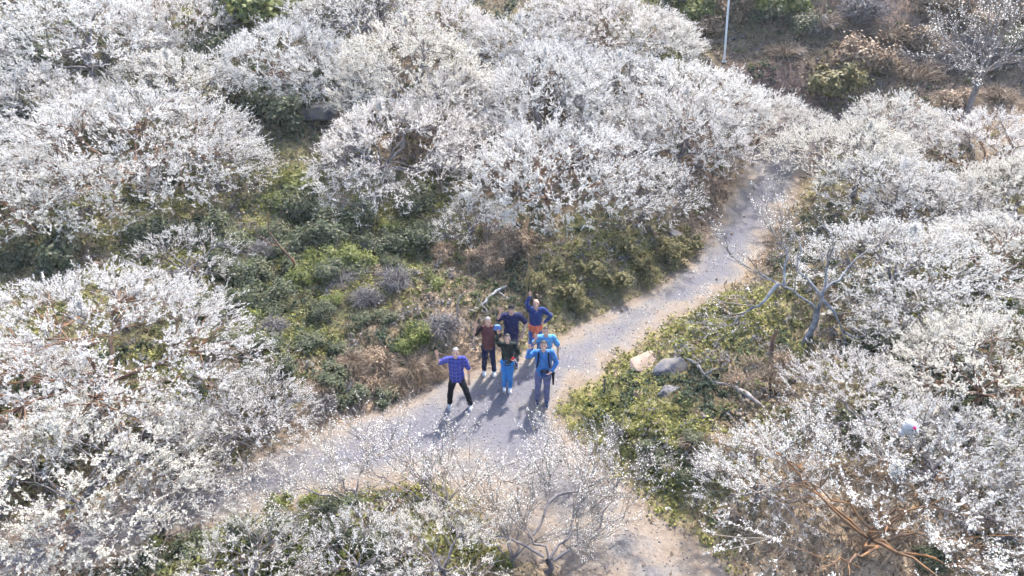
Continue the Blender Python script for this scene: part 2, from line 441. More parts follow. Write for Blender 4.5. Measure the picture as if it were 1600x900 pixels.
def grow(seed, R=3.0, Ht=3.1, n_main=9, n2=8, n3=7, n4=8, per=13, bark=None, mains=None, fork=0.75, low=0.35, r0=0.085, bsize=0.042, gap=0.0, l2=(0.8, 1.4)):
    """a spreading orchard tree: trunk with limbs, twigs, and the blossom that sits along the twigs"""
    rng = np.random.default_rng(seed)
    top = np.array([rng.uniform(-.15, .15), rng.uniform(-.15, .15), fork])
    if mains is not None:
        top = np.array(mains[0][0], float); fork = top[2]
    if mains is None:
        az = (np.arange(n_main) + rng.uniform(-.3, .3, n_main)) * 2 * math.pi / n_main + rng.uniform(0, 6)
        rr = R * rng.uniform(0.55, 0.78, n_main); zz = Ht * rng.uniform(low, 0.72, n_main)
        rr[::3] *= 0.35; zz[::3] = Ht * 0.85
        end = np.stack([np.cos(az) * rr, np.sin(az) * rr, zz], 1)
        mid = np.stack([np.cos(az) * rr * 0.35, np.sin(az) * rr * 0.35, fork + (zz - fork) * rng.uniform(0.45, 0.8, n_main)], 1) + rng.normal(0, .18, (n_main, 3))
        st = np.repeat(top[None], n_main, 0)
        MP = bezier(st, mid, end, 8)
    else:
        MP = np.array(mains, float)
        n_main = len(MP)
    MP[:, 1:-1] += rng.normal(0, 0.045, MP[:, 1:-1].shape)
    m = MP.shape[1]
    tt = np.linspace(0, 1, m)
    MR = r0 * 0.62 * (1 - 0.78 * tt)[None] * rng.uniform(0.75, 1.15, (n_main, 1)) * rng.uniform(0.82, 1.18, (n_main, m))
    tz = np.linspace(-0.25, 1, 7)
    TP = np.stack([top[0] * np.clip(tz, 0, 1) + 0.04 * np.sin(tz * 5 + seed), top[1] * np.clip(tz, 0, 1), tz * fork], 1)[None]
    TRr = (r0 * (1.0 + 0.55 * np.exp(-np.clip(tz, 0, 1) * 6)))[None]
    parts_t = [polytube(TP, TRr, 9)] + ([polytube(MP, MR, 7)] if mains is None else [])
    ctr = np.array([0, 0, Ht * 0.22])

    def branch(P, n, tlo, thi, L, up, outw, rnd, m, bendup):
        N = len(P); k = P.shape[1]
        t = rng.uniform(tlo, thi, (N, n)); t[:, 0] = thi
        f = t * (k - 1); i = np.minimum(f.astype(int), k - 2); fr = (f - i)[..., None]
        a = np.take_along_axis(P, i[..., None].repeat(3, -1), 1); b = np.take_along_axis(P, (i + 1)[..., None].repeat(3, -1), 1)
        s = (a * (1 - fr) + b * fr).reshape(-1, 3)
        tan = unit(b - a).reshape(-1, 3)
        o = unit(s - ctr)
        d = unit(tan * 0.55 + o * outw + rng.normal(0, rnd, s.shape) + np.array([0, 0, up]))
        ln = rng.uniform(*L, (len(s), 1))
        e = s + d * ln
        e[:, 2] = np.maximum(e[:, 2], 0.25)
        mid = s + d * ln * 0.5 + rng.normal(0, 0.1, s.shape) * ln + np.array([0, 0, -bendup]) * ln
        return bezier(s, mid, e, m)

    P2 = branch(MP, n2, 0.3, 1.0, l2, 0.12, 0.55, 0.5, 5, 0.10)
    P3 = branch(P2, n3, 0.3, 1.0, (0.4, 0.85), 0.22, 0.5, 0.55, 4, 0.08)
    P4 = branch(P3, n4, 0.15, 1.0, (0.15, 0.45), 0.35, 0.35, 0.65, 2, 0.05)
    if gap > 0:
        g = np.sin(P4[:, 1, 0] * 1.9 + seed) * np.sin(P4[:, 1, 1] * 1.7 + seed * 2) + rng.normal(0, 0.25, len(P4))
        P4b = P4[g > -1 + gap * 1.6]
    else:
        P4b = P4
    R2 = np.linspace(0.028, 0.012, 5)[None].repeat(len(P2), 0) * (r0 / 0.11)
    R3 = np.linspace(0.009, 0.004, 4)[None].repeat(len(P3), 0)
    R4 = np.linspace(0.004, 0.002, 2)[None].repeat(len(P4), 0)
    if mains is None:
        parts_t.append(polytube(P2, R2, 5))
    tv, tf, _ = join(parts_t)
    wv, wf, _ = join(([polytube(P2, R2, 5)] if mains is not None else []) + [polytube(P3, R3, 3), polytube(P4, R4, 3)])
    # blossom: little clusters strung along the twigs
    def along(P, per):
        N, k, _ = P.shape
        t = rng.uniform(0.1, 1.0, (N, per)); f = t * (k - 1); i = np.minimum(f.astype(int), k - 2); fr = (f - i)[..., None]
        a = np.take_along_axis(P, i[..., None].repeat(3, -1), 1); b = np.take_along_axis(P, (i + 1)[..., None].repeat(3, -1), 1)
        return (a * (1 - fr) + b * fr).reshape(-1, 3)
    C = np.concatenate([along(P4b, per), along(P3[rng.random(len(P3)) < 0.7], max(3, per // 2))])
    C = C + rng.normal(0, 0.017, C.shape)
    bv, bf = leaf_quads(C, rng.uniform(0.6, 1.25, len(C)) * bsize, rng, up=0.45)
    bark = bark or M_BARK_GREY
    return (mesh_arrays('trunk', tv, tf, [bark], True), mesh_arrays('twigs', wv, wf, [M_TWIG], True), mesh_arrays('crown', bv, bf, [M_BLOSSOM]), Ht,
            [] if mains is None else [mesh_arrays('limb', *polytube(MP[i:i + 1], MR[i:i + 1], 8), [bark], True) for i in range(n_main)])

def dome(seed, R=3.0, Hd=2.05, z0=0.75, n_main=8, nsec=80, nter=1050, n4=6, per=21, bark=None, r0=0.085, bsize=0.028, gap=0.0, low=-0.10, fork=0.65):
    """an orchard tree with an umbrella crown: limbs reach a dome, twigs and blossom sit on its shell"""
    rng = np.random.default_rng(seed)
    lump = rng.normal(size=(7, 3)); lump = unit(lump)
    lamp = rng.uniform(-0.30, 0.30, 7)
    def shell(dirs, rho):
        f = 1 + (np.maximum(0, dirs @ lump.T) ** 4 * lamp).sum(1)
        return dirs * np.array([R, R, Hd]) * (rho * f)[:, None] + np.array([0, 0, z0])
    def dirs(n, lowz):
        i = np.arange(n) + 0.5
        zz = 1 - (1 - lowz) * i / n
        ph = i * 2.399963 + rng.uniform(0, 6) + rng.normal(0, 0.35, n)
        zz = np.clip(zz + rng.normal(0, 0.05, n), lowz, 1)
        rr = np.sqrt(np.maximum(0, 1 - zz * zz))
        return np.stack([rr * np.cos(ph), rr * np.sin(ph), zz], 1)
    top = np.array([rng.uniform(-.12, .12), rng.uniform(-.12, .12), fork])
    md = dirs(n_main, 0.10)
    end = shell(md, rng.uniform(0.62, 0.8, n_main))
    mid = top + (end - top) * 0.5 + np.array([0, 0, 0.12]) + rng.normal(0, .2, (n_main, 3))
    MP = bezier(np.repeat(top[None], n_main, 0), mid, end, 9)
    MP[:, 1:-1] += rng.normal(0, 0.05, MP[:, 1:-1].shape)
    tt = np.linspace(0, 1, 9)
    MR = r0 * 0.62 * (1 - 0.75 * tt)[None] * rng.uniform(0.8, 1.15, (n_main, 1)) * rng.uniform(0.85, 1.15, (n_main, 9))
    tz = np.linspace(-0.25, 1, 7)
    TP = np.stack([top[0] * np.clip(tz, 0, 1) + 0.04 * np.sin(tz * 5 + seed), top[1] * np.clip(tz, 0, 1), tz * fork], 1)[None]
    TRr = (r0 * (1.0 + 0.55 * np.exp(-np.clip(tz, 0, 1) * 6)))[None]
    def link(T, P, m, back, sag):
        """join each target to a point of the nearest limb a little inward of it"""
        base = P[:, 2:].reshape(-1, 3)
        want = T * np.array([back, back, 1]) - np.array([0, 0, (1 - back) * 0.9])
        dd = ((want[:, None] - base[None]) ** 2).sum(-1)
        st = base[dd.argmin(1)]
        ln = np.linalg.norm(T - st, axis=1, keepdims=True)
        mid = (st + T) / 2 + rng.normal(0, 0.10, T.shape) * ln + np.array([0, 0, sag]) * ln
        return bezier(st, mid, T, m)
    sd = dirs(nsec, low)
    P2 = link(shell(sd, rng.uniform(0.72, 0.92, nsec)), MP, 6, 0.72, 0.06)
    td = dirs(nter, low)
    if gap > 0:
        q = rng.normal(size=(8, 3)); q = unit(q); q[:, 2] = np.abs(q[:, 2])
        hole = (np.maximum(0, td @ q.T) ** 14).max(1) + rng.normal(0, 0.12, nter)
        td = td[hole < 1 - gap]
    td = td[rng.random(len(td)) < 0.45 + 0.55 * sstep(0.0, 0.5, td[:, 2])]
    rho = 1.03 - np.abs(rng.normal(0, 0.17, len(td))); rho[rng.random(len(td)) < 0.06] *= 1.1
    TT = shell(td, rho)
    TT[:, 2] = np.maximum(TT[:, 2], 0.25)
    P3 = link(TT, P2, 4, 0.86, -0.03)
    # twigs
    N = len(P3)
    t = rng.uniform(0.25, 1.0, (N, n4)); f = t * 3; i = np.minimum(f.astype(int), 2); fr = (f - i)[..., None]
    a = np.take_along_axis(P3, i[..., None].repeat(3, -1), 1); b = np.take_along_axis(P3, (i + 1)[..., None].repeat(3, -1), 1)
    st = (a * (1 - fr) + b * fr).reshape(-1, 3); tan = unit(b - a).reshape(-1, 3)
    out = unit((st - np.array([0, 0, z0])) / np.array([R, R, Hd]))
    d = unit(tan * 0.35 + out * 0.55 + rng.normal(0, 0.5, st.shape) + np.array([0, 0, 0.25]))
    e = st + d * rng.uniform(0.08, 0.32, (len(st), 1)); e[:, 2] = np.maximum(e[:, 2], 0.15)
    P4 = np.stack([st, e], 1)
    R2 = np.linspace(0.018, 0.008, 6)[None].repeat(len(P2), 0) * (r0 / 0.085)
    R3 = np.linspace(0.009, 0.004, 4)[None].repeat(len(P3), 0)
    R4 = np.linspace(0.004, 0.002, 2)[None].repeat(len(P4), 0)
    tv, tf, _ = join([polytube(TP, TRr, 9), polytube(MP, MR, 7), polytube(P2, R2, 5)])
    wv, wf, _ = join([polytube(P3, R3, 3), polytube(P4, R4, 3)])
    tw = rng.uniform(0.05, 1.0, (len(P4), per, 1))
    C = (st[:, None] * (1 - tw) + e[:, None] * tw).reshape(-1, 3)
    C = C + rng.normal(0, 0.011, C.shape)
    bv, bf = petal_tris(C, rng.uniform(0.55, 1.3, len(C)) * bsize, rng, up=0.45)
    return (mesh_arrays('trunk', tv, tf, [bark or M_BARK_GREY], True), mesh_arrays('twigs', wv, wf, [M_TWIG], True), mesh_arrays('crown', bv, bf, [M_BLOSSOM]), z0 + Hd)

def plant_tree(proto, name, label, loc, rotz, scale, group=None, cat='tree'):
    t = thing(name, label, cat, loc, rotz, scale, group)
    tr, tw, cr = proto[:3]
    tk = obj('trunk', tr, t)
    for lm in (proto[4] if len(proto) > 4 else ()):
        obj('limb', lm, tk)
    obj('twigs', tw, t, 'stuff')
    obj('crown', cr, t, 'stuff')
    return t

PROTO = {
    'B': dome(22, R=4.8, Hd=2.7, z0=0.95, nsec=130, nter=1700, n4=6, per=21, bark=M_BARK_RUST, gap=0.22, r0=0.12),
    'a': dome(1, bark=M_BARK_GREY, gap=0.12), 'b': dome(2, bark=M_BARK_RUST, Hd=1.85, gap=0.2), 'c': dome(3, bark=M_BARK_RUST, gap=0.32, nter=960),
    'd': dome(4, Hd=2.4, nter=1080, bark=M_BARK_GREY, gap=0.18), 'e': dome(5, bark=M_BARK_GREY, gap=0.36, nter=840, per=17, Hd=1.9),
    's': dome(6, nter=580, n4=6, per=13, gap=0.42), 't': dome(7, nter=400, n4=5, per=12, gap=0.35),
    'r': dome(15, nter=400, n4=5, per=12, gap=0.35, bark=M_BARK_ORANGE),
    'y': dome(8, n_main=13, nsec=30, nter=450, n4=6, per=11, Hd=1.5, z0=0.6, fork=0.3, gap=0.42, low=-0.05, bark=M_BARK_ORANGE, r0=0.045),
}
GR = 'plum trees in white blossom'
# u, v: middle of the crown in the photograph, w: its width there, proto, turn
TREES = [
    (150, 545, 540, 'B', 0.3, 'broad domed plum tree in dense white blossom at the left edge, middle height'),
    (120, 745, 430, 'a', 1.2, 'blossoming plum tree low at the left edge above the grey path end'),
    (200, 225, 440, 'B', 2.0, 'large white plum tree upper left with forked trunk showing below its crown'),
    (30, 300, 300, 'c', 0.7, 'plum tree cut by the left edge beside the large forked one'),
    (130, 60, 330, 'a', 2.6, 'wide pale plum tree in the top left corner'),
    (270, 130, 240, 'e', 4.0, 'thinner plum tree between the top left corner and the large forked tree'),
    (262, 32, 190, 'c', 1.9, 'plum tree at the top edge just left of the dark green bush'),
    (435, 98, 220, 'b', 3.1, 'rounded plum tree right below the dark green bush at the top'),
    (560, 22, 260, 's', 0.2, 'thin grey-green plum tree at the top edge, left of centre'),
    (505, 22, 150, 'e', 5.0, 'small plum tree at the top edge right of the dark green bush'),
    (640, 120, 270, 'd', 1.1, 'plum tree with brown branches showing, upper middle, left of the domed one'),
    (812, 75, 190, 'a', 0.5, 'narrow domed plum tree standing clear at the upper centre'),
    (690, 40, 200, 'c', 2.2, 'plum tree at the top just left of the upper centre dome'),
    (955, 45, 220, 'b', 4.4, 'plum tree at the top edge right of the upper centre dome'),
    (905, 5, 200, 'e', 3.4, 'far plum tree at the top edge above the upper centre dome'),
    (600, 235, 310, 'e', 5.2, 'plum tree with drooping crown above the dark bushes on the slope'),
    (850, 175, 260, 'd', 3.9, 'bright white plum tree right of the drooping one, behind the big central crown'),
    (860, 275, 310, 'c', 0.9, 'big plum tree just behind the people, white sprays falling to the left'),
    (735, 345, 150, 's', 2.4, 'small low blossoming plum at the left foot of the big central tree'),
    (965, 135, 210, 'a', 5.5, 'plum tree between the two white crowns right of the upper centre'),
    (1080, 155, 260, 'b', 0.1, 'wide white plum tree below the white pole'),
    (1065, 212, 220, 'd', 1.7, 'white plum tree left of the far end of the dirt path'),
    (1010, 300, 190, 's', 3.7, 'thin plum tree with brown gaps on the bank left of the path bend'),
    (1190, 190, 180, 'c', 4.7, 'plum tree at the edge of the grove below the dark hillside'),
    (1345, 255, 270, 'e', 1.5, 'full white plum tree right of the far end of the path, trunk below'),
    (1405, 195, 180, 'd', 5.9, 'domed plum tree in front of the bare tree on the far right hillside'),
    (1545, 240, 250, 'c', 2.1, 'plum tree at the upper right edge with its dark trunk visible'),
    (1250, 205, 150, 'e', 0.8, 'low plum tree beneath the round dry bush'),
    (1410, 415, 330, 'e', 3.3, 'broad white plum tree right behind the leafless blue-grey tree'),
    (1570, 400, 290, 'c', 4.1, 'plum tree at the right edge, middle height'),
    (1470, 320, 220, 's', 1.0, 'thin plum tree between the upper right trunk and the right middle crowns'),
    (1355, 630, 270, 'e', 0.0, 'low white plum tree right of the fallen pale branch'),
    (1545, 590, 330, 'c', 5.0, 'dense white plum tree at the right edge, lower half'),
    (1470, 715, 300, 's', 2.9, 'thin plum tree around the round white object with a pink spot'),
    (1375, 790, 620, 'y', 0.4, 'plum tree seen from above with rust-orange limbs radiating from its trunk'),
    (1190, 750, 240, 's', 4.6, 'low pale plum spray hanging over the bank of the right path fork'),
    (1580, 820, 260, 's', 3.0, 'plum tree in the lower right corner'),
    (345, 690, 270, 't', 1.3, 'thin plum tree with few flowers hanging over the left path fork'),
    (690, 870, 250, 's', 0.6, 'low plum tree at the bottom edge between the two path forks'),
    (380, 890, 260, 's', 2.5, 'scrubby flowering plum at the bottom edge in front of the green bushes'),
    (80, 880, 260, 'r', 5.6, 'plum tree in the lower left corner with an orange trunk'),
    (390, 640, 230, 's', 2.2, 'thin white plum tree hanging over the dry bank at the left of the path'),
    (20, 620, 300, 'c', 3.6, 'plum tree at the left edge between the domed tree and the corner'),
    (330, 250, 230, 's', 1.8, 'thin plum tree right of the large forked tree'),
    (90, 170, 230, 'd', 0.4, 'plum tree between the left corner crown and the large forked tree'),
    (520, 120, 200, 'a', 0.6, 'plum tree right of the rounded one under the green bush'),
    (730, 160, 220, 'e', 3.0, 'plum tree between the brown-branched one and the bright central crown'),
    (960, 215, 220, 's', 4.2, 'plum tree with gaps right of the big central crown'),
    (1030, 60, 170, 'a', 2.0, 'plum tree at the top left of the white pole'),
    (870, 110, 190, 'b', 1.0, 'plum tree at the right shoulder of the upper centre dome'),
    (760, 230, 190, 'a', 5.1, 'plum tree left of the big central crown'),
    (1400, 300, 240, 'e', 0.2, 'plum tree right of the full white one by the path end'),
    (1580, 310, 220, 'd', 1.4, 'plum tree at the right edge below the dark trunk'),
    (1460, 510, 260, 's', 4.9, 'thin white plum tree between the leafless tree and the right edge'),
    (1590, 710, 240, 's', 2.3, 'plum tree at the right edge above the lower right corner'),
    (240, 790, 260, 't', 0.5, 'thin plum tree over the path at the lower left'),
    (560, 870, 230, 's', 3.8, 'scrubby white plum at the bottom edge left of the path fork'),
    (290, 400, 210, 't', 3.5, 'almost leafless thin plum tree below the large forked tree'),
    (560, 300, 180, 't', 0.9, 'bare-looking plum with leaning brown limbs under the drooping crown'),
]
rt = random.Random(4)
for u, v, w, pk, rz, lab in TREES:
    pr = PROTO[pk]
    Rw = 4.95 if pk == 'B' else 3.1                                  # radius a crown really reaches
    s = 0.9
    for _ in range(4):
        x, y, z, ppm = at(u, v, pr[3] * 0.5 * s)
        s = w / ppm / (2 * Rw)
    plant_tree(pr, 'plum_tree', lab, (x, y, hz(x, y) - 0.03), rz, (s, s, s * rt.uniform(0.9, 1.12) * (0.6 if 'wispy' in lab else 1.0)), GR)

# the leafless tree right of the path: limbs laid out at its own place, drawn in metres from its foot
bx, by, bz, bs = at(1262, 533)
def limb(pts, m=8):
    """pts: (right, up, toward the back) in metres -> resampled polyline"""
    P = np.array([(a, c, b) for a, b, c in pts], float)
    seg = np.r_[0, np.cumsum(np.linalg.norm(np.diff(P, axis=0), axis=1))]
    t = np.linspace(0, seg[-1], m)
    return np.stack([np.interp(t, seg, P[:, k]) for k in range(3)], 1)
F0 = (0.05, 1.15, 0)
BL = [limb([F0, (-0.5, 1.7, -.2), (-1.25, 2.25, -.3), (-1.9, 2.55, -.1), (-2.4, 2.9, .1)]),
      limb([(-1.25, 2.25, -.3), (-1.6, 1.9, -.5), (-2.1, 1.45, -.7), (-2.4, 1.2, -.8)]),
      limb([(-1.1, 2.2, -.3), (-1.0, 2.6, .1), (-0.9, 2.9, .3), (-1.2, 3.3, .6)]),
      limb([F0, (0.1, 1.6, 0.05), (0.15, 2.4, 0.2), (0.2, 3.0, 0.3), (0.1, 3.45, 0.5), (-0.1, 3.7, 0.6)]),
      limb([(0.1, 1.6, 0.05), (-0.2, 1.9, .4), (-0.5, 2.3, .6), (-0.3, 2.7, .9), (-0.5, 3.1, 1.2)]),
      limb([(0.1, 1.5, 0.0), (0.4, 1.2, -.3), (0.6, 0.7, -.5), (0.65, 0.35, -.6)]),
      limb([(0.1, 1.7, 0.1), (0.6, 2.1, 0.3), (1.1, 2.5, 0.7), (1.6, 2.7, 1.0)]),
      limb([(0.6, 0.75, -.5), (1.2, 0.6, -.6), (1.8, 0.8, -.6), (2.3, 1.1, -.5)])]
M_BARK_BLUE = noisy('weathered_grey_bark', [(0.3, (0.09, 0.095, 0.115)), (0.5, (0.19, 0.20, 0.225)), (0.62, (0.30, 0.30, 0.315)), (0.78, (0.22, 0.15, 0.10))], 6, 0.9, 0.6)
pb = grow(11, mains=BL, n2=5, n3=4, n4=3, per=4, Ht=3.2, fork=1.2, r0=0.078, bark=M_BARK_BLUE, bsize=0.035, l2=(0.5, 1.0))
plant_tree(pb, 'bare_tree', 'leafless blue-grey tree with forked crooked limbs on the terrace right of the path', (bx, by, bz - 0.03), 0, (0.95, 0.95, 0.82))

# nearly bare tree over the fork of the path at the bottom centre
cx, cy, cz, cs = at(858, 892)
CL = [limb([(0, .30, 0), (-.12, .5, .12), (-.40, .7, .35), (-.75, .8, .55), (-1.1, .9, .65)]),
      limb([(-.3, .65, .28), (-.1, .8, .6), (.05, .95, .9), (-.05, 1.15, 1.25), (-.1, 1.3, 1.6)]),
      limb([(0, .9, .8), (.4, 1.0, .95), (.8, 1.0, 1.05), (1.2, 1.1, 1.2)]),
      limb([(0, .35, 0), (.2, .5, .25), (.45, .6, .55), (.6, .8, .85), (.8, .95, 1.0)]),
      limb([(.05, .3, 0), (.5, .35, .3), (.9, .45, .55), (1.1, .65, .85), (1.5, .8, 1.1)]),
      limb([(-.1, .4, 0), (-.7, .5, .3), (-1.3, .65, .5), (-1.8, .8, .8), (-2.2, .9, 1.1)])]
pc = grow(12, mains=CL, n2=5, n3=5, n4=4, per=8, Ht=1.0, fork=0.33, r0=0.05, bark=M_BARK_GREY, bsize=0.027, l2=(0.3, 0.6))
plant_tree(pc, 'plum_tree', 'almost bare plum tree with dark crooked limbs in front of the path fork', (cx, cy, cz - 0.03), 0, 1.0, GR)
dx, dy, dz, ds = at(690, 805)
DL = [limb([(0, .15, 0), (-.1, .4, .1), (-.2, .65, .35), (-.5, .85, .5)]), limb([(0, .15, 0), (.05, .45, .2), (0, .75, .5), (.1, .95, .7)]),
      limb([(0, .15, 0), (-.4, .35, .2), (-.9, .55, .4), (-1.3, .75, .6)]), limb([(0, .2, 0), (.3, .5, .3), (.6, .6, .5), (.9, .6, .6), (1.1, .5, .5)]),
      limb([(0, .2, 0), (-.3, .5, .5), (-.8, .8, .9), (-1.5, .9, 1.2)])]
pd = grow(13, mains=DL, n2=5, n3=5, n4=4, per=7, Ht=0.8, fork=0.2, r0=0.04, bark=M_BARK_GREY, bsize=0.027, l2=(0.3, 0.6))
plant_tree(pd, 'plum_tree', 'thin many-stemmed plum tree at the left side of the path fork', (dx, dy, dz - 0.03), 0, (1.1, 1.0, 0.8), GR)
for uu, vv, rz_, sc_, lab in ((560, 800, 0.9, 0.9, 'wispy pale plum spray reaching over the left path fork from the mound'),
                              (960, 772, 0.1, 0.72, 'small wispy plum spray on the bank edge above the right path fork'),
                              (800, 884, -0.3, 0.8, 'small wispy plum spray left of the almost bare crooked tree'),
                              (440, 650, 1.6, 0.8, 'wispy pale plum spray at the foot of the dry bank above the left path')):
    wx_, wy_, wz_, ws_ = at(uu, vv)
    plant_tree(pd, 'plum_tree', lab, (wx_, wy_, wz_ - 0.03), rz_, sc_, GR)

# pale bare tree on the far right hillside
hx, hy, hzz, hs = at(1505, 192)
M_BARK_PALE = noisy('pale_bark', [(0.3, (0.12, 0.10, 0.09)), (0.55, (0.21, 0.185, 0.175)), (0.75, (0.28, 0.25, 0.25))], 6, 0.9, 0.4)
pe = grow(14, R=2.6, Ht=4.8, n_main=8, n2=6, n3=5, n4=4, per=2, fork=1.9, low=0.55, r0=0.12, bark=M_BARK_PALE, bsize=0.05)
plant_tree(pe, 'bare_tree', 'pale leafless tree with upright trunk in the far right clearing', (hx, hy, hzz), 0.4, 1.0)

# ------------------------------------------------------------------ bushes
def bush_mesh(seed, R=0.6, Ht=0.7, n=2400, leaf=0.052, up=0.5, clumps=18):
    rng = np.random.default_rng(seed)
    cc = rng.normal(size=(clumps, 3)); cc = unit(cc) * rng.uniform(0.25, 1.0, (clumps, 1)) * np.array([R, R, Ht * 0.8]); cc[:, 2] = np.abs(cc[:, 2]) + Ht * 0.15
    cr = rng.uniform(0.14, 0.36, clumps) * R
    k = rng.integers(0, clumps, n)
    d = unit(rng.normal(size=(n, 3)))
    C = cc[k] + rng.normal(size=(n, 3)) * (cr[k] * 0.62)[:, None]; d = unit(C - cc[k] * 0.6)
    C[:, 2] = np.maximum(C[:, 2], 0.02)
    N = unit(d + rng.normal(0, 0.5, (n, 3)) + np.array([0, 0, up]))
    V, F = leaf_quads(C, rng.uniform(0.6, 1.3, n) * leaf, rng, N=N, aspect=1.3)
    s = np.zeros((clumps, 3)); s[:, :2] = rng.normal(0, 0.05, (clumps, 2)); s[:, 2] = -0.1
    mid = (s + cc) / 2 + rng.normal(0, 0.06, s.shape)
    SV, SF = polytube(bezier(s, mid, cc, 5), np.linspace(0.014, 0.005, 5)[None].repeat(clumps, 0), 4)
    return V, F, SV, SF

def dry_mesh(seed, R=0.7, Ht=0.6, n=260, arch=0.5):
    """a tangle of thin dry stems"""
    rng = np.random.default_rng(seed)
    az = rng.uniform(0, 6.283, n)
    s = np.stack([np.cos(az) * R * 0.3 * rng.random(n), np.sin(az) * R * 0.3 * rng.random(n), np.full(n, -0.05)], 1)
    a2 = az + rng.normal(0, 0.6, n); rr = R * np.sqrt(rng.random(n))
    e = np.stack([np.cos(a2) * rr, np.sin(a2) * rr, Ht * rng.uniform(0.1, 1.0, n) * (1 - arch * (rr / R) ** 2)], 1)
    mid = (s + e) / 2; mid[:, 2] += Ht * rng.uniform(0.2, 0.7, n); mid += rng.normal(0, 0.08, mid.shape)
    return polytube(bezier(s, mid, e, 5), np.linspace(0.010, 0.004, 5)[None].repeat(n, 0), 3)

M_LEAF_GREEN = leafy('bright_leaves', [(0, (0.07, 0.10, 0.03)), (0.5, (0.14, 0.17, 0.045)), (1, (0.25, 0.25, 0.08))], 0.3)
M_LEAF_DARK = leafy('dark_leaves', [(0, (0.03, 0.045, 0.028)), (0.5, (0.065, 0.085, 0.042)), (0.8, (0.11, 0.12, 0.06)), (1, (0.20, 0.19, 0.14))], 0.2)
M_LEAF_GREY = leafy('grey_leaves', [(0, (0.08, 0.08, 0.085)), (0.6, (0.15, 0.145, 0.15)), (1, (0.25, 0.23, 0.22))], 0.2)
M_LEAF_OLIVE = leafy('olive_leaves', [(0, (0.08, 0.08, 0.03)), (0.5, (0.14, 0.13, 0.05)), (1, (0.24, 0.19, 0.09))], 0.25)
M_LEAF_TAN = leafy('dead_leaves', [(0, (0.15, 0.095, 0.06)), (0.5, (0.27, 0.19, 0.125)), (1, (0.40, 0.31, 0.22))], 0.2)
M_LEAF_LIME = leafy('yellow_green_leaves', [(0, (0.16, 0.165, 0.05)), (0.5, (0.29, 0.28, 0.085)), (1, (0.42, 0.38, 0.15))], 0.3)
M_STEM = noisy('bush_stem', [(0.35, (0.07, 0.05, 0.035)), (0.7, (0.18, 0.14, 0.10))], 8, 0.9, 0)
M_STRAW = leafy('dry_stems', [(0, (0.17, 0.12, 0.085)), (0.5, (0.28, 0.21, 0.15)), (1, (0.42, 0.34, 0.26))], 0.1)
M_STRAW_GREY = leafy('grey_stems', [(0, (0.11, 0.10, 0.105)), (0.5, (0.19, 0.17, 0.175)), (1, (0.33, 0.30, 0.29))], 0.1)

def bush_proto(seed, mat, **kw):
    V, F, SV, SF = bush_mesh(seed, **kw)
    return (mesh_arrays('foliage', V, F, [mat]), mesh_arrays('stems', SV, SF, [M_STEM], True))
def dry_proto(seed, mat, leafmat=None, **kw):
    SV, SF = dry_mesh(seed, **kw)
    a = mesh_arrays('stems', SV, SF, [mat])
    if leafmat:
        V, F, _, _ = bush_mesh(seed + 100, n=500, leaf=0.05)
        return (mesh_arrays('foliage', V, F, [leafmat]), a)
    return (None, a)
BUSH = {'green': [bush_proto(k, M_LEAF_GREEN, Ht=0.5, leaf=0.06) for k in (1, 2, 3)], 'dark': [bush_proto(k, M_LEAF_DARK, n=2200) for k in (4, 5, 6, 7)],
        'lime': [bush_proto(k, M_LEAF_LIME, Ht=0.4, leaf=0.045) for k in (21, 22, 23)],
        'grey': [dry_proto(8, M_STRAW_GREY, M_LEAF_GREY), dry_proto(9, M_STRAW_GREY, M_LEAF_GREY, Ht=0.8)], 'olive': [bush_proto(k, M_LEAF_OLIVE, leaf=0.06) for k in (10, 11)],
        'tan': [dry_proto(12, M_STRAW), dry_proto(13, M_STRAW, M_LEAF_TAN), dry_proto(14, M_STRAW, Ht=0.45)], 'brown': [bush_proto(15, M_LEAF_TAN, Ht=0.8), bush_proto(16, M_LEAF_TAN)]}
rb = random.Random(9)
BCOUNT = {}
def bush(kind, u, v, wpx, label, group=None, name=None, squash=1.0):
    P = BUSH[kind]; k = BCOUNT.get(kind, 0); BCOUNT[kind] = k + 1
    fo, st = P[k % len(P)]
    x, y, z, s = at(u, v)
    sc = wpx / s / 1.25
    t = thing(name or {'green': 'green_bush', 'lime': 'low_plant', 'dark': 'dark_bush', 'grey': 'grey_bush', 'olive': 'olive_bush', 'tan': 'dry_grass_clump', 'brown': 'dry_bush'}[kind],
              label, 'bush', (x, y, z - 0.03), rb.uniform(0, 6.28), (sc, sc, sc * squash * rb.uniform(0.8, 1.1)), group)
    if fo:
        obj('foliage', fo, t, 'stuff')
    obj('stems', st, t, 'stuff')
    return t

ORD = ['first', 'second', 'third', 'fourth', 'fifth', 'sixth', 'seventh', 'eighth', 'ninth', 'tenth', 'eleventh', 'twelfth']
def bushes(kind, pts, label, group, jit=10, squash=1.0):
    """one bush per point; each label says which one it is, counted from the left within its row"""
    P = [(u + rb.uniform(-jit, jit), v + rb.uniform(-jit, jit) * 0.5, w) for u, v, w in pts]
    P.sort(key=lambda p: p[1])
    nrow = 1 if len(P) < 6 else (2 if len(P) < 15 else 3)
    rows = np.array_split(np.arange(len(P)), nrow)
    for ri, idx in enumerate(rows):
        row = sorted((P[i] for i in idx), key=lambda p: p[0])
        for k, (u, v, w) in enumerate(row):
            where = {1: '', 2: ('upper row', 'lower row')[ri % 2], 3: ('upper row', 'middle row', 'lower row')[ri]}[nrow]
            n = len(row)
            pos = 'leftmost' if k == 0 else ('rightmost' if k == n - 1 else ORD[k] + ' from left')
            bush(kind, u, v, w, label + ', ' + (where + ' ' if where else '') + pos, group, squash=squash)

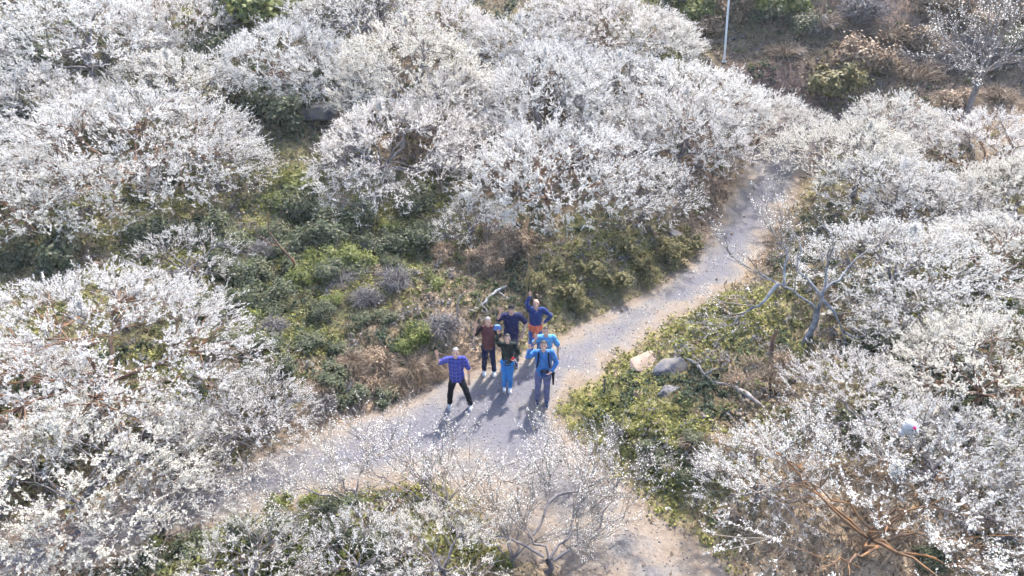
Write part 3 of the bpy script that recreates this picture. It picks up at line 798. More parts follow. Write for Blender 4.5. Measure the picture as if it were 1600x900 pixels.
bushes('dark', [(370, 395, 85), (405, 440, 75), (440, 475, 80), (380, 480, 70), (350, 430, 75), (475, 395, 80), (510, 375, 90), (545, 350, 80), (455, 335, 80), (620, 390, 85),
                (650, 372, 75), (590, 395, 70), (520, 430, 65), (410, 540, 70), (480, 545, 65), (450, 590, 60), (520, 595, 65), (560, 625, 60), (600, 630, 55), (340, 500, 70), (560, 430, 60), (640, 330, 80), (330, 380, 80), (430, 370, 60), (490, 340, 60), (530, 395, 55), (580, 350, 60), (460, 420, 55), (425, 500, 55), (500, 500, 50), (560, 510, 45), (600, 500, 45), (365, 545, 60), (395, 585, 50), (540, 545, 45), (610, 425, 50)],
       'dark bramble bush on slope left of people', 'dark bushes on the left slope')
bushes('grey', [(570, 470, 60), (610, 450, 62), (545, 450, 50), (410, 400, 55), (690, 520, 70), (500, 640, 50), (440, 520, 50)],
       'grey twiggy bush on slope left of people', 'grey bushes on the left slope')
bushes('green', [(600, 370, 45), (560, 420, 60), (510, 410, 60), (650, 535, 55), (630, 545, 45), (430, 560, 45), (530, 470, 40), (480, 430, 55), (400, 500, 55), (380, 425, 50), (460, 300, 70), (440, 320, 60), (540, 405, 55), (690, 450, 40)],
       'bright green bush on slope left of people', 'green bushes on the left slope')
bushes('lime', [(880, 640, 28), (910, 620, 32), (935, 650, 36), (965, 625, 32), (1000, 640, 36), (1030, 655, 32), (980, 670, 39), (1020, 690, 39), (1060, 700, 36), (1060, 640, 28), (905, 665, 32), (1040, 730, 36), (1110, 500, 36), (1080, 510, 32), (1150, 490, 36), (1135, 520, 32), (1060, 590, 28), (1165, 540, 28), (1185, 500, 28), (950, 690, 36), (1000, 615, 25)],
       'low yellow-green plant on terrace right of people', 'green plants on the right terrace', squash=0.7)
bushes('dark', [(1010, 705, 50), (1050, 725, 50), (1095, 695, 50), (1075, 745, 45)],
       'dark bush on bank below grassy terrace', 'dark bushes under the terrace edge', squash=0.8)
bushes('green', [(430, 785, 45), (480, 780, 40), (490, 825, 45), (470, 860, 45), (540, 870, 45), (240, 855, 40), (560, 795, 40), (700, 830, 40), (740, 850, 40), (780, 885, 40)],
       'bright green bush at bottom between path forks', 'green bushes at the bottom')
bushes('dark', [(520, 800, 70), (550, 840, 70), (420, 830, 80), (370, 850, 70), (300, 870, 80), (600, 850, 70), (230, 890, 70)],
       'dark bush at bottom among white scrub', 'dark bushes at the bottom')
bushes('tan', [(600, 575, 70), (640, 580, 75), (670, 570, 60), (580, 600, 60), (620, 600, 70), (660, 600, 60), (540, 570, 60), (560, 590, 55), (690, 585, 40), (500, 615, 50)],
       'dry tan clump left of plaid shirt person', 'dry clumps left of the people')
bushes('brown', [(760, 410, 60), (790, 400, 65), (735, 415, 50), (820, 385, 60), (775, 430, 50), (700, 400, 50)],
       'brown withered bush on bank behind people', 'brown bushes behind the people')
bushes('olive', [(1000, 415, 60), (1040, 400, 65), (960, 440, 60), (930, 420, 60), (890, 460, 55), (870, 420, 55), (980, 390, 60), (1020, 435, 50), (1065, 385, 60), (910, 480, 45), (840, 450, 45)],
       'olive bush along upper edge of dirt path', 'olive bushes along the path')
bushes('tan', [(1180, 580, 60), (1205, 595, 65), (1160, 600, 55), (1220, 570, 55)], 'pinkish dry clump beside fallen pale branch', 'dry grass by the branch')
bushes('dark', [(50, 115, 110), (15, 130, 90), (330, 85, 90), (430, 180, 100), (460, 205, 100), (20, 190, 110), (400, 150, 90), (560, 15, 110), (500, 130, 80), (560, 170, 80), (90, 410, 100), (30, 420, 80), (240, 380, 90), (250, 275, 70)],
       'dark bush between upper left white crowns', 'dark bushes in the upper left grove')
bush('green', 385, 22, 170, 'dark green bush at the top edge left of centre', None)
bush('dark', 360, 22, 90, 'small dark bush in front of the green one at the top edge', None)
bush('brown', 1335, 108, 95, 'round brown dry bush on the slope in the upper right', None)
bush('olive', 1300, 145, 90, 'olive bush in front of the round brown dry bush', None)
bushes('green', [(1075, 30, 80), (1100, 12, 80), (1210, 10, 90), (1240, 20, 80)], 'green bush at top edge near pole', 'green bushes by the pole')
bushes('dark', [(1170, 8, 90), (1060, 10, 80), (1250, 45, 60), (1200, 40, 60), (1590, 90, 80)], 'dark bush on upper right hillside', 'dark bushes on the far hillside')
bushes('brown', [(1110, 50, 60), (1150, 35, 70), (1165, 20, 60), (1430, 20, 80), (1500, 20, 90), (1560, 15, 90), (1590, 40, 80), (1420, 70, 70), (1460, 90, 60), (1530, 60, 70)],
       'tan withered bush on upper right hillside', 'withered bushes on the far hillside')
bushes('grey', [(1340, 35, 90), (1550, 110, 90), (1480, 110, 80), (1520, 90, 90), (1270, 60, 60), (1400, 95, 60)], 'blue-grey twiggy bush on upper right hillside', 'grey bushes on the far hillside')
bushes('tan', [(1395, 60, 80), (1430, 125, 80), (1500, 165, 80), (1560, 150, 80), (1375, 110, 70), (1280, 40, 80), (1230, 80, 70)], 'dry straw clump on upper right hillside', 'straw clumps on the far hillside')
bushes('dark', [(1390, 545, 60), (1420, 560, 60), (1330, 660, 55), (1365, 655, 55), (1560, 860, 60), (1450, 870, 60), (1520, 450, 60), (1250, 700, 50)], 'dark low bush under right white crowns', 'dark bushes under the right crowns')
bushes('tan', [(1090, 700, 55), (1120, 705, 55), (1150, 700, 45)], 'pale dry spray on bank above right path fork', 'pale dry sprays')

# ------------------------------------------------------------------ solid shapes
def ring_solid(C, A, B, RA, RB, k=12):
    """closed solid through rings: centres C (m,3), ring axes A, B (m,3), radii RA, RB (m)"""
    C = np.asarray(C, float); m = len(C)
    ang = np.arange(k) * 2 * math.pi / k
    V = C[:, None] + np.asarray(RA)[:, None, None] * np.asarray(A, float)[:, None] * np.cos(ang)[None, :, None] + np.asarray(RB)[:, None, None] * np.asarray(B, float)[:, None] * np.sin(ang)[None, :, None]
    V = V.reshape(-1, 3)
    F = []
    for i in range(m - 1):
        for j in range(k):
            F.append((i * k + j, i * k + (j + 1) % k, (i + 1) * k + (j + 1) % k, (i + 1) * k + j))
    F.append(tuple(range(k))[::-1]); F.append(tuple((m - 1) * k + j for j in range(k)))
    return V, F

def capsule(p0, p1, r0, r1, k=12, flat=1.0, side=None):
    p0 = np.array(p0, float); p1 = np.array(p1, float)
    T = unit(p1 - p0)
    ref = np.array(side if side is not None else ((1, 0, 0) if abs(T[0]) < 0.9 else (0, 1, 0)), float)
    B = unit(np.cross(T, ref)); A = np.cross(B, T)
    th = np.linspace(-math.pi / 2, 0, 5); C = []; R = []
    for t in th:
        C.append(p0 + T * r0 * math.sin(t)); R.append(max(r0 * math.cos(t), 1e-4))
    for t in th[::-1]:
        C.append(p1 - T * r1 * math.sin(t)); R.append(max(r1 * math.cos(t), 1e-4))
    n = len(C)
    return ring_solid(C, [A] * n, [B] * n, R, np.array(R) * flat, k)

def ellipsoid(c, r, k=14, rot=None):
    th = np.linspace(-math.pi / 2, math.pi / 2, 10)
    R = np.maximum(np.cos(th), 1e-3); Z = np.sin(th)
    C = np.stack([np.zeros(10), np.zeros(10), Z * r[2]], 1)
    V, F = ring_solid(C, [(1, 0, 0)] * 10, [(0, 1, 0)] * 10, R * r[0], R * r[1], k)
    if rot is not None:
        V = V @ rot.T
    return V + np.array(c), F

def column(rows, k=16):
    """rows of (z, rx, ry, x, y)"""
    rows = np.array(rows, float); n = len(rows)
    return ring_solid(np.stack([rows[:, 3], rows[:, 4], rows[:, 0]], 1), [(1, 0, 0)] * n, [(0, 1, 0)] * n, rows[:, 1], rows[:, 2], k)

def solid_mesh(name, solids, mat, voxel=0.0, smooth_it=4, wrinkle=0.0, seed=0):
    V = []; F = []; o = 0
    for v, f in solids:
        V += [tuple(p) for p in v]; F += [tuple(i + o for i in q) for q in f]; o += len(v)
    me = bpy.data.meshes.new(name); me.from_pydata(V, [], F); me.update()
    if voxel:
        to = bpy.data.objects.new('tmp', me); COL.objects.link(to)
        md = to.modifiers.new('r', 'REMESH'); md.mode = 'VOXEL'; md.voxel_size = voxel
        if smooth_it:
            ms = to.modifiers.new('s', 'SMOOTH'); ms.factor = 0.5; ms.iterations = smooth_it
        dg = bpy.context.evaluated_depsgraph_get()
        me2 = bpy.data.meshes.new_from_object(to.evaluated_get(dg))
        bpy.data.objects.remove(to); bpy.data.meshes.remove(me)
        me = me2; me.name = name
        if wrinkle:
            n = len(me.vertices)
            co = np.empty(n * 3, np.float32); me.vertices.foreach_get('co', co); co = co.reshape(-1, 3)
            no = np.empty(n * 3, np.float32); me.vertex_normals.foreach_get('vector', no); no = no.reshape(-1, 3)
            w = fbm(co[:, 0] * 14 + co[:, 2] * 9 + seed, co[:, 2] * 22 - co[:, 1] * 12 + seed * 3, 3, 2) - 0.5
            co = co + no * (w * wrinkle * 2)[:, None]
            me.vertices.foreach_set('co', co.astype(np.float32).ravel())
    me.materials.clear(); me.materials.append(mat)
    me.polygons.foreach_set('use_smooth', np.ones(len(me.polygons), dtype=bool))
    me.update()
    return me

def plain(name, c, rough=0.8, var=0.25, scale=9.0, spec=0.25):
    lo = tuple(x * (1 - var) for x in c); hi = tuple(min(1, x * (1 + var)) for x in c)
    return noisy(name, [(0.3, lo), (0.7, hi)], scale, rough, 0.25, 4, 60, 'Object', spec)

def plaid(name, base, line, dark):
    m, nt, out = new_mat(name)
    tc = nt.nodes.new('ShaderNodeTexCoord'); sp = nt.nodes.new('ShaderNodeSeparateXYZ')
    nt.links.new(tc.outputs['Object'], sp.inputs[0])
    def stripe(sock, freq, thr):
        a = nt.nodes.new('ShaderNodeMath'); a.operation = 'MULTIPLY'; a.inputs[1].default_value = freq; nt.links.new(sock, a.inputs[0])
        b = nt.nodes.new('ShaderNodeMath'); b.operation = 'FRACT'; nt.links.new(a.outputs[0], b.inputs[0])
        c = nt.nodes.new('ShaderNodeMath'); c.operation = 'LESS_THAN'; c.inputs[1].default_value = thr; nt.links.new(b.outputs[0], c.inputs[0])
        return c.outputs[0]
    def mix(fac, a, col, w):
        f = nt.nodes.new('ShaderNodeMath'); f.operation = 'MULTIPLY'; f.inputs[1].default_value = w; nt.links.new(fac, f.inputs[0])
        x = nt.nodes.new('ShaderNodeMix'); x.data_type = 'RGBA'; nt.links.new(f.outputs[0], x.inputs[0])
        if isinstance(a, tuple):
            x.inputs[6].default_value = (*a, 1)
        else:
            nt.links.new(a, x.inputs[6])
        x.inputs[7].default_value = (*col, 1)
        return x.outputs[2]
    c = mix(stripe(sp.outputs['X'], 10, 0.45), base, dark, 0.55)
    c = mix(stripe(sp.outputs['Z'], 10, 0.45), c, dark, 0.55)
    c = mix(stripe(sp.outputs['X'], 10, 0.14), c, line, 0.6)
    c = mix(stripe(sp.outputs['Z'], 10, 0.16), c, line, 0.7)
    d = nt.nodes.new('ShaderNodeBsdfPrincipled'); d.inputs['Roughness'].default_value = 0.85
    nt.links.new(c, d.inputs['Base Color']); nt.links.new(d.outputs[0], out.inputs[0])
    return m

M_SKIN = noisy('skin', [(0.3, (0.50, 0.29, 0.21)), (0.7, (0.60, 0.37, 0.27))], 12, 0.55, 0.05, 3, 80, 'Object', 0.4)
M_EYE = plain('eye_dark', (0.02, 0.015, 0.012), 0.3)
M_LIP = plain('lips', (0.30, 0.10, 0.08), 0.5)
M_HAIR_GREY = plain('grey_hair', (0.22, 0.21, 0.22), 0.6, 0.35, 40)
M_HAIR_BLACK = plain('black_hair', (0.02, 0.017, 0.016), 0.5, 0.4, 40)

def rotx(a):
    c, s = math.cos(a), math.sin(a)
    return np.array([[1, 0, 0], [0, c, -s], [0, s, c]])

def hand_solids(w, d, side, palm):
    """a hand from wrist w pointing along d, thumb on the given side vector, palm facing palm"""
    w = np.array(w, float); d = unit(np.array(d, float)); palm = np.array(palm, float)
    palm = unit(palm - d * np.dot(palm, d)); sd = np.cross(d, palm)
    if np.dot(sd, np.array(side, float)) < 0:
        sd = -sd
    S = [capsule(w, w + d * 0.05, 0.026, 0.036, 12, 0.55, sd), capsule(w + d * 0.035, w + d * 0.085, 0.038, 0.038, 12, 0.42, sd)]
    for k, (o, ln) in enumerate([(0.030, 0.070), (0.010, 0.082), (-0.011, 0.076), (-0.031, 0.060)]):
        b = w + d * 0.085 + sd * o
        f1 = unit(d + sd * o * 5.0)
        p1 = b + f1 * ln * 0.55
        p2 = p1 + unit(f1 + palm * 0.35) * ln * 0.5
        S += [capsule(b, p1, 0.0105, 0.0095, 8), capsule(p1, p2, 0.0095, 0.0085, 8)]
    t0 = w + d * 0.03 + sd * 0.028; t1 = t0 + unit(d * 0.6 + sd * 0.8) * 0.045; t2 = t1 + unit(d * 0.85 + sd * 0.45 + palm * 0.2) * 0.035
    S += [capsule(t0, t1, 0.014, 0.011, 8), capsule(t1, t2, 0.011, 0.0095, 8)]
    return S

def cap_solids(c, R, bill_dir=-1, s=1.0):
    rows = []
    for t in np.linspace(0, math.pi / 2, 7):
        rows.append((c[2] + 0.112 * s * math.sin(t), 0.093 * s * max(math.cos(t), 0.02), 0.11 * s * max(math.cos(t), 0.02), 0, 0.012))
    V, F = column(rows, 18)
    V[:, 0] += 0; 
    bill = ring_solid([(0, -0.09 * s, c[2] + 0.004), (0, -0.15 * s, c[2] - 0.004), (0, -0.185 * s, c[2] - 0.016)], [(1, 0, 0)] * 3, [(0, 0, 1)] * 3, [0.085 * s, 0.075 * s, 0.035 * s], [0.008, 0.007, 0.005], 10)
    return [(V, F), bill]

def make_person(label, u, v, tall, pose, shirt, trousers, shoe, hair, yaw=0.0, sleeve='short', sleeve_mat=None, tilt=0.35, build=1.0, untuck=True, cap=None, bald=False, seed=0):
    x, y, z, s = at(u, v)
    sc = tall / 1.72
    t = thing('person', label, 'person', (x, y, z - 0.022), yaw, (sc * 0.94, sc * 0.94, sc))
    J = dict(sl=(-0.185, 0, 1.405), sr=(0.185, 0, 1.405), hl=(-0.09, 0, 0.90), hr=(0.09, 0, 0.90),
             kl=(-0.11, -0.03, 0.49), kr=(0.11, -0.03, 0.49), al=(-0.12, 0.02, 0.085), ar=(0.12, 0.02, 0.085))
    J.update(pose)
    g = build
    hc = np.array([0, -0.035, 1.585]); hr_ = rotx(-tilt)
    def H(p):
        return hc + hr_ @ np.array(p, float)
    S = [column([(0.84, .13, .10, 0, 0), (0.95, .155, .115, 0, 0), (1.08, .14 * g, .105 * g, 0, -.005), (1.25, .165 * g, .115 * g, 0, 0), (1.36, .17 * g, .105, 0, .005), (1.43, .12, .08, 0, .008), (1.47, .06, .055, 0, .005)]),
         capsule((0, 0.005, 1.40), H((0, 0.01, -0.05)), 0.058, 0.054)]
    # head: skull, jaw, nose, ears
    S += [ellipsoid(H((0, 0.012, 0.03)), (0.077, 0.096, 0.098), rot=hr_), ellipsoid(H((0, -0.022, -0.045)), (0.058, 0.066, 0.075), rot=hr_),
          capsule(H((0, -0.086, 0.012)), H((0, -0.106, -0.022)), 0.009, 0.014, 8),
          ellipsoid(H((-0.079, 0.008, -0.005)), (0.010, 0.02, 0.032), rot=hr_), ellipsoid(H((0.079, 0.008, -0.005)), (0.010, 0.02, 0.032), rot=hr_)]
    for q in 'lr':
        S += [capsule(J['s' + q], J['e' + q], 0.052, 0.042), capsule(J['e' + q], J['w' + q], 0.041, 0.027)]
        S += hand_solids(J['w' + q], J['d' + q], J.get('t' + q, (1 if q == 'l' else -1, 0, 0)), J.get('p' + q, (0, -1, 0)))
        S += [capsule(J['h' + q], J['k' + q], 0.085, 0.056), capsule(J['k' + q], J['a' + q], 0.054, 0.038)]
        a = np.array(J['a' + q])
        S += [capsule(a + (0, .02, -.03), a + (0, -.14, -.045), 0.036, 0.030, 10, 0.8)]
    obj('body', solid_mesh('body', S, M_SKIN, 0.0095, 3), t)
    for sx in (-1, 1):
        obj('eye', solid_mesh('eye', [ellipsoid(H((0.031 * sx, -0.079, 0.018)), (0.013, 0.007, 0.007), 8, hr_)], M_EYE), t)
    obj('mouth', solid_mesh('mouth', [ellipsoid(H((0, -0.085, -0.062)), (0.022, 0.007, 0.006), 8, hr_)], M_LIP), t)
    # shirt
    lowz = 0.80 if untuck else 0.90
    T = [column([(lowz, .178 * g, .135 * g, 0, 0), (0.95, .178 * g, .138 * g, 0, 0), (1.08, .168 * g, .130 * g, 0, -.005), (1.25, .188 * g, .135 * g, 0, 0), (1.36, .192 * g, .122, 0, .005), (1.425, .14, .095, 0, .008), (1.455, .075, .07, 0, .005)], 20)]
    SL = []
    for q in 'lr':
        e = np.array(J['e' + q]); sh = np.array(J['s' + q]); w = np.array(J['w' + q])
        if sleeve == 'short':
            L = [capsule(sh, sh + (e - sh) * 0.85, 0.078, 0.066)]
        else:
            L = [capsule(sh, e, 0.078, 0.058), capsule(e, e + (w - e) * 0.92, 0.058, 0.043)]
        (SL if sleeve_mat else T).extend(L)
    T.append(capsule((-0.1, 0, 1.40), (0.1, 0, 1.40), 0.085, 0.085))
    obj('shirt', solid_mesh('shirt', T, shirt, 0.014, 2, 0.018, seed), t)
    if sleeve_mat:
        for k in range(2):
            h = len(SL) // 2
            obj('sleeve', solid_mesh('sleeve', SL[k * h:(k + 1) * h], sleeve_mat, 0.011, 3, 0.008, seed + k), t)
    # trousers
    Q = [column([(0.80, .165, .125, 0, 0), (0.88, .17, .13, 0, 0), (0.98, .165, .125, 0, 0)], 18)]
    for q in 'lr':
        a = np.array(J['a' + q]); kn = np.array(J['k' + q])
        Q += [capsule(np.array(J['h' + q]) + (0, 0, -.03), kn, 0.105, 0.078), capsule(kn, a + (kn - a) * 0.04, 0.078, 0.066)]
    obj('trousers', solid_mesh('trousers', Q, trousers, 0.014, 2, 0.018, seed + 7), t)
    for q in 'lr':
        a = np.array(J['a' + q])
        so = obj('shoe', solid_mesh('shoe', [capsule(a + (0, .035, -.033), a + (0, -.16, -.042), 0.050, 0.041, 12, 0.85), capsule(a + (0, .02, .0), a + (0, 0.0, -.02), 0.046, 0.05)], shoe, 0.009, 3), t)
        obj('sole', solid_mesh('sole', [capsule(a + (0, .035, -.074), a + (0, -.165, -.074), 0.052, 0.044, 14, 0.22, (1, 0, 0))], W_SOLE), so)
    # hair or cap
    if cap is not None:
        Sx = [(v_ @ hr_.T + hc, f_) for v_, f_ in cap_solids((0, 0, 0.045), 0.1)]
        obj('cap', solid_mesh('cap', Sx, cap, 0.006, 2), t)
    if not bald:
        V, F = ellipsoid((0, 0.016, 0.034), (0.085, 0.104, 0.106), 20)
        keepv = (V[:, 2] > 0.052 - 0.25 * (V[:, 1])) & (V[:, 2] > -0.06)
        F2 = [f for f in F if all(keepv[i] for i in f)]
        V = V + unit(V) * (np.array([noise(np.array([a * 60]), np.array([b * 60 + c * 40]))[0] for a, b, c in V])[:, None] * 0.012)
        us = sorted({i for f in F2 for i in f}); mp = {o: n for n, o in enumerate(us)}
        V2 = V[us] @ hr_.T + hc
        obj('hair', solid_mesh('hair', [(V2, [tuple(mp[i] for i in f) for f in F2])], hair), t)
    return t, (x, y, z, sc)

W_SOLE = plain('shoe_sole', (0.45, 0.45, 0.46)); W_SHOE = plain('white_trainer', (0.66, 0.68, 0.72)); G_SHOE = plain('grey_trainer', (0.42, 0.44, 0.48)); D_SHOE = plain('dark_shoe', (0.03, 0.04, 0.09))
DN = (0, -0.1, -1)
def raised(e, w, d=(0, -.1, 1)):
    return dict(el=e, wl=w, dl=d)
make_person('person in blue plaid shirt and black trousers, legs apart, waving', 716, 635, 1.70,
            dict(raised((-.43, -.06, 1.34), (-.45, -.12, 1.59), (-.1, -.1, 1)), er=(.315, 0, 1.13), wr=(.31, -.09, .88), dr=DN, kl=(-.17, -.03, .5), kr=(.22, -.03, .5), al=(-.22, .02, .085), ar=(.32, -.02, .085)),
            plaid('blue_plaid', (0.03, 0.04, 0.28), (0.13, 0.16, 0.45), (0.02, 0.012, 0.11)), plain('black_trousers', (0.008, 0.01, 0.015)), G_SHOE, M_HAIR_GREY, build=1.06, seed=1)
make_person('person in maroon and black T-shirt and navy trousers, waving with one hand', 764, 582, 1.68,
            dict(raised((-.36, -.1, 1.25), (-.33, -.14, 1.51)), er=(.32, 0, 1.13), wr=(.33, -.08, .88), dr=DN, al=(-.13, 0, .085), ar=(.15, -.03, .085)),
            plain('maroon_cotton', (0.12, 0.045, 0.045)), plain('navy_trousers', (0.010, 0.016, 0.06)), W_SHOE, M_HAIR_GREY, sleeve_mat=plain('black_sleeve', (0.018, 0.012, 0.015)), seed=2)
p3, b3 = make_person('person in black jacket and bright blue trousers swinging a blue cap overhead', 793, 607, 1.62,
            dict(raised((-.30, -.03, 1.52), (-.24, -.08, 1.76)), er=(.30, 0, 1.14), wr=(.19, -.19, 1.10), dr=(-.3, -.8, .1), pr=(0, 0, 1), al=(-.09, 0, .085), ar=(.07, -.06, .085), kl=(-.085, -.03, .49), kr=(.08, -.04, .49)),
            plain('black_jacket', (0.012, 0.020, 0.018)), plain('azure_trousers', (0.03, 0.20, 0.52)), W_SHOE, M_HAIR_BLACK, sleeve='long', build=0.93, seed=3)
make_person('tall person in navy polo shirt and black cap standing behind, waving', 799, 567, 1.80,
            dict(raised((-.34, -.1, 1.36), (-.27, -.17, 1.60)), er=(.38, .06, 1.17), wr=(.31, -.06, .96), dr=(-.3, -.3, -.8), al=(-.14, 0, .085), ar=(.14, 0, .085)),
            plain('navy_polo', (0.012, 0.016, 0.07)), plain('grey_violet_trousers', (0.13, 0.11, 0.14)), D_SHOE, M_HAIR_BLACK, cap=plain('black_cap', (0.015, 0.014, 0.018)), build=1.1, seed=4)
p5, b5 = make_person('bald person in dark blue long sleeves with an orange jacket round the waist', 836, 553, 1.72,
            dict(raised((-.25, -.04, 1.62), (-.17, -.06, 1.83)), er=(.42, .08, 1.17), wr=(.215, -.03, 1.01), dr=(-.7, -.3, -.5)),
            plain('dark_blue_knit', (0.02, 0.04, 0.15)), plain('faded_jeans', (0.07, 0.14, 0.38)), D_SHOE, M_HAIR_GREY, sleeve='long', bald=True, untuck=False, seed=5)
M_ORANGE = plain('orange_fabric', (0.70, 0.17, 0.09))
oj = [column([(0.80, .20, .155, 0, 0), (0.86, .205, .16, 0, 0), (0.94, .20, .155, 0, 0), (0.99, .185, .145, 0, 0)], 20),
      capsule((-.03, -.16, .92), (-.06, -.18, .68), 0.035, 0.03), capsule((.03, -.16, .92), (.05, -.18, .72), 0.035, 0.03), ellipsoid((0, -.17, .92), (.045, .035, .035))]
obj('tied_jacket', solid_mesh('tied_jacket', oj, M_ORANGE, 0.010, 3, 0.012, 8), p5)
make_person('person in light blue T-shirt half hidden behind the backpacker, hand raised', 851, 597, 1.66,
            dict(raised((-.33, -.12, 1.30), (-.28, -.24, 1.50)), er=(.34, .03, 1.14), wr=(.33, -.05, .90), dr=DN),
            plain('sky_blue_cotton', (0.10, 0.30, 0.58)), plain('slate_jeans', (0.08, 0.11, 0.22)), D_SHOE, M_HAIR_BLACK, build=0.96, seed=6)
p7, b7 = make_person('person in blue jacket and slate trousers with backpack, nearest the grass edge, waving', 847, 627, 1.78,
            dict(raised((-.37, -.08, 1.34), (-.34, -.13, 1.57)), er=(.32, 0, 1.14), wr=(.20, -.18, .99), dr=(-.7, -.5, -.1), pr=(0, 0, 1), al=(-.12, .02, .085), ar=(.11, -.08, .085)),
            plain('blue_shell_jacket', (0.035, 0.15, 0.40), 0.6), plain('slate_trousers', (0.12, 0.13, 0.24)), D_SHOE, M_HAIR_BLACK, sleeve='long', build=1.02, seed=7)
# things the people carry
def carried(name, label, cat, base, parts):
    x, y, z, sc = base
    t = thing(name, label, cat, (x, y, z - 0.022), 0, (sc * 0.94, sc * 0.94, sc))
    for nm, solids, mat, vox in parts:
        obj(nm, solid_mesh(nm, solids, mat, vox, 2), t)
    return t
M_PACK = plain('dark_pack_cloth', (0.015, 0.03, 0.06)); M_STRAP = plain('black_strap', (0.01, 0.012, 0.02))
carried('backpack', 'dark backpack with shoulder straps worn over the blue jacket', 'backpack', b7,
        [('pack', [column([(0.98, .13, .07, .02, .22), (1.02, .155, .10, .02, .23), (1.3, .15, .10, .02, .23), (1.42, .11, .07, .02, .21), (1.46, .05, .04, .02, .20)], 14)], M_PACK, 0.012),
         ('strap', [capsule((.10, .12, 1.43), (.115, -.09, 1.44), .02, .02), capsule((.115, -.09, 1.44), (.125, -.155, 1.25), .022, .022), capsule((.125, -.155, 1.25), (.16, -.13, 1.08), .022, .02)], M_STRAP, 0.009),
         ('strap', [capsule((-.10, .12, 1.43), (-.115, -.09, 1.44), .02, .02), capsule((-.115, -.09, 1.44), (-.125, -.155, 1.25), .022, .022), capsule((-.125, -.155, 1.25), (-.16, -.13, 1.08), .022, .02)], M_STRAP, 0.009)])
carried('waist_bag', 'dark blue bag held at the belly of the person in blue jacket', 'bag', b7,
        [('pouch', [ellipsoid((.03, -.20, .97), (.115, .06, .085)), ellipsoid((.03, -.21, .93), (.10, .06, .06))], plain('indigo_bag', (0.012, 0.05, 0.17)), 0.010),
         ('flap', [column([(1.0, .11, .058, .03, -.205), (1.03, .10, .05, .03, -.20), (1.05, .06, .03, .03, -.19)], 14)], M_STRAP, 0.009)])
carried('umbrella', 'folded dark umbrella hanging at the side of the person in blue jacket', 'umbrella', b7,
        [('canopy', [capsule((.245, -.06, .88), (.26, -.02, .52), .042, .018)], M_STRAP, 0), ('handle', [capsule((.24, -.06, 1.0), (.245, -.06, .88), .010, .012)], M_PACK, 0)])
cv = [(v_ * np.array([1, 1, 1]) @ rotx(-1.0).T + np.array([-.26, -.10, 1.93]), f_) for v_, f_ in cap_solids((0, 0, 0), .1, s=1.15)]
carried('cap', 'light blue cap held overhead by the person in black jacket', 'cap', b3,
        [('crown', cv[:1], plain('sky_cap', (0.10, 0.20, 0.55)), 0), ('bill', cv[1:], plain('cap_bill', (0.16, 0.26, 0.58)), 0)])
carried('pouch', 'small red pouch in the lowered hand of the person in black jacket', 'pouch', b3,
        [('body', [ellipsoid((.15, -.275, 1.13), (.055, .03, .06))], plain('red_pouch', (0.5, 0.03, 0.05)), 0.008), ('tassel', [capsule((.20, -.27, 1.12), (.27, -.26, 1.00), .016, .008)], plain('white_strap', (0.7, 0.72, 0.76)), 0)])

# ------------------------------------------------------------------ rocks
def rock_mesh(name, seed, mat, dims, cuts=10):
    import bmesh
    rng = np.random.default_rng(seed)
    pts = unit(rng.normal(size=(26, 3))) * rng.uniform(0.8, 1.0, (26, 1))
    pts[:, 2] = np.clip(pts[:, 2], -0.5, 0.62)
    bm = bmesh.new()
    for p in pts * np.array(dims) * 0.5:
        bm.verts.new(p)
    r = bmesh.ops.convex_hull(bm, input=bm.verts)
    bmesh.ops.delete(bm, geom=[e for e in r['geom_interior'] if isinstance(e, bmesh.types.BMVert)], context='VERTS')
    bmesh.ops.bevel(bm, geom=bm.edges[:], offset=0.03 * min(dims), segments=1, affect='EDGES', profile=0.6)
    bmesh.ops.triangulate(bm, faces=bm.faces[:])
    bmesh.ops.subdivide_edges(bm, edges=bm.edges[:], cuts=1)
    for v in bm.verts:
        n = fbm(np.array([v.co.x * 4 + v.co.z * 3]), np.array([v.co.y * 4 - v.co.z * 3]), seed, 3)[0] - 0.5
        v.co *= 1 + 0.12 * n
    me = bpy.data.meshes.new(name); bm.to_mesh(me); bm.free()
    me.materials.append(mat)
    return me
M_ROCK = noisy('grey_rock', [(0.3, (0.06, 0.065, 0.08)), (0.46, (0.10, 0.10, 0.115)), (0.55, (0.16, 0.145, 0.13)), (0.7, (0.21, 0.175, 0.14))], 3, 0.85, 0.8, 9)
M_ROCK_TAN = noisy('tan_rock', [(0.3, (0.14, 0.105, 0.08)), (0.5, (0.26, 0.20, 0.16)), (0.7, (0.34, 0.28, 0.23))], 3, 0.9, 0.8, 9)
def rock(name, label, u, v, dims, seed, mat, rot=(0, 0, 0), sink=0.25):
    x, y, z, s = at(u, v)
    o = obj(name, rock_mesh(name, seed, mat, dims))
    o.location = (x, y, z + dims[2] * (0.31 - sink)); o.rotation_euler = rot
    return tag(o, label, 'rock')
rock('rock', 'blue-grey boulder with a steep face on the terrace beside the fallen branch', 1046, 578, (1.15, 0.7, 0.8), 3, M_ROCK, (0.2, -.15, 0.5), 0.36)
rock('flat_stone', 'flat tan stone slab leaning against the blue-grey boulder', 1017, 570, (1.4, 0.85, 0.26), 5, M_ROCK_TAN, (0.12, -.12, 0.45), 0.0)
rock('rock', 'small brownish rock in the grass below the flat stone slab', 1003, 613, (0.55, 0.45, 0.45), 7, M_ROCK_TAN, (0, 0, 1.0), 0.42)
rock('rock', 'low grey rock in the grass below the blue-grey boulder', 1046, 612, (0.75, 0.5, 0.4), 9, M_ROCK, (0, 0.1, 0.3), 0.42)
rock('flat_stone', 'pale flat stone behind the foot of the leafless tree', 1285, 512, (1.3, 0.7, 0.4), 12, M_ROCK_TAN, (0.1, 0, 0.3), 0.38)
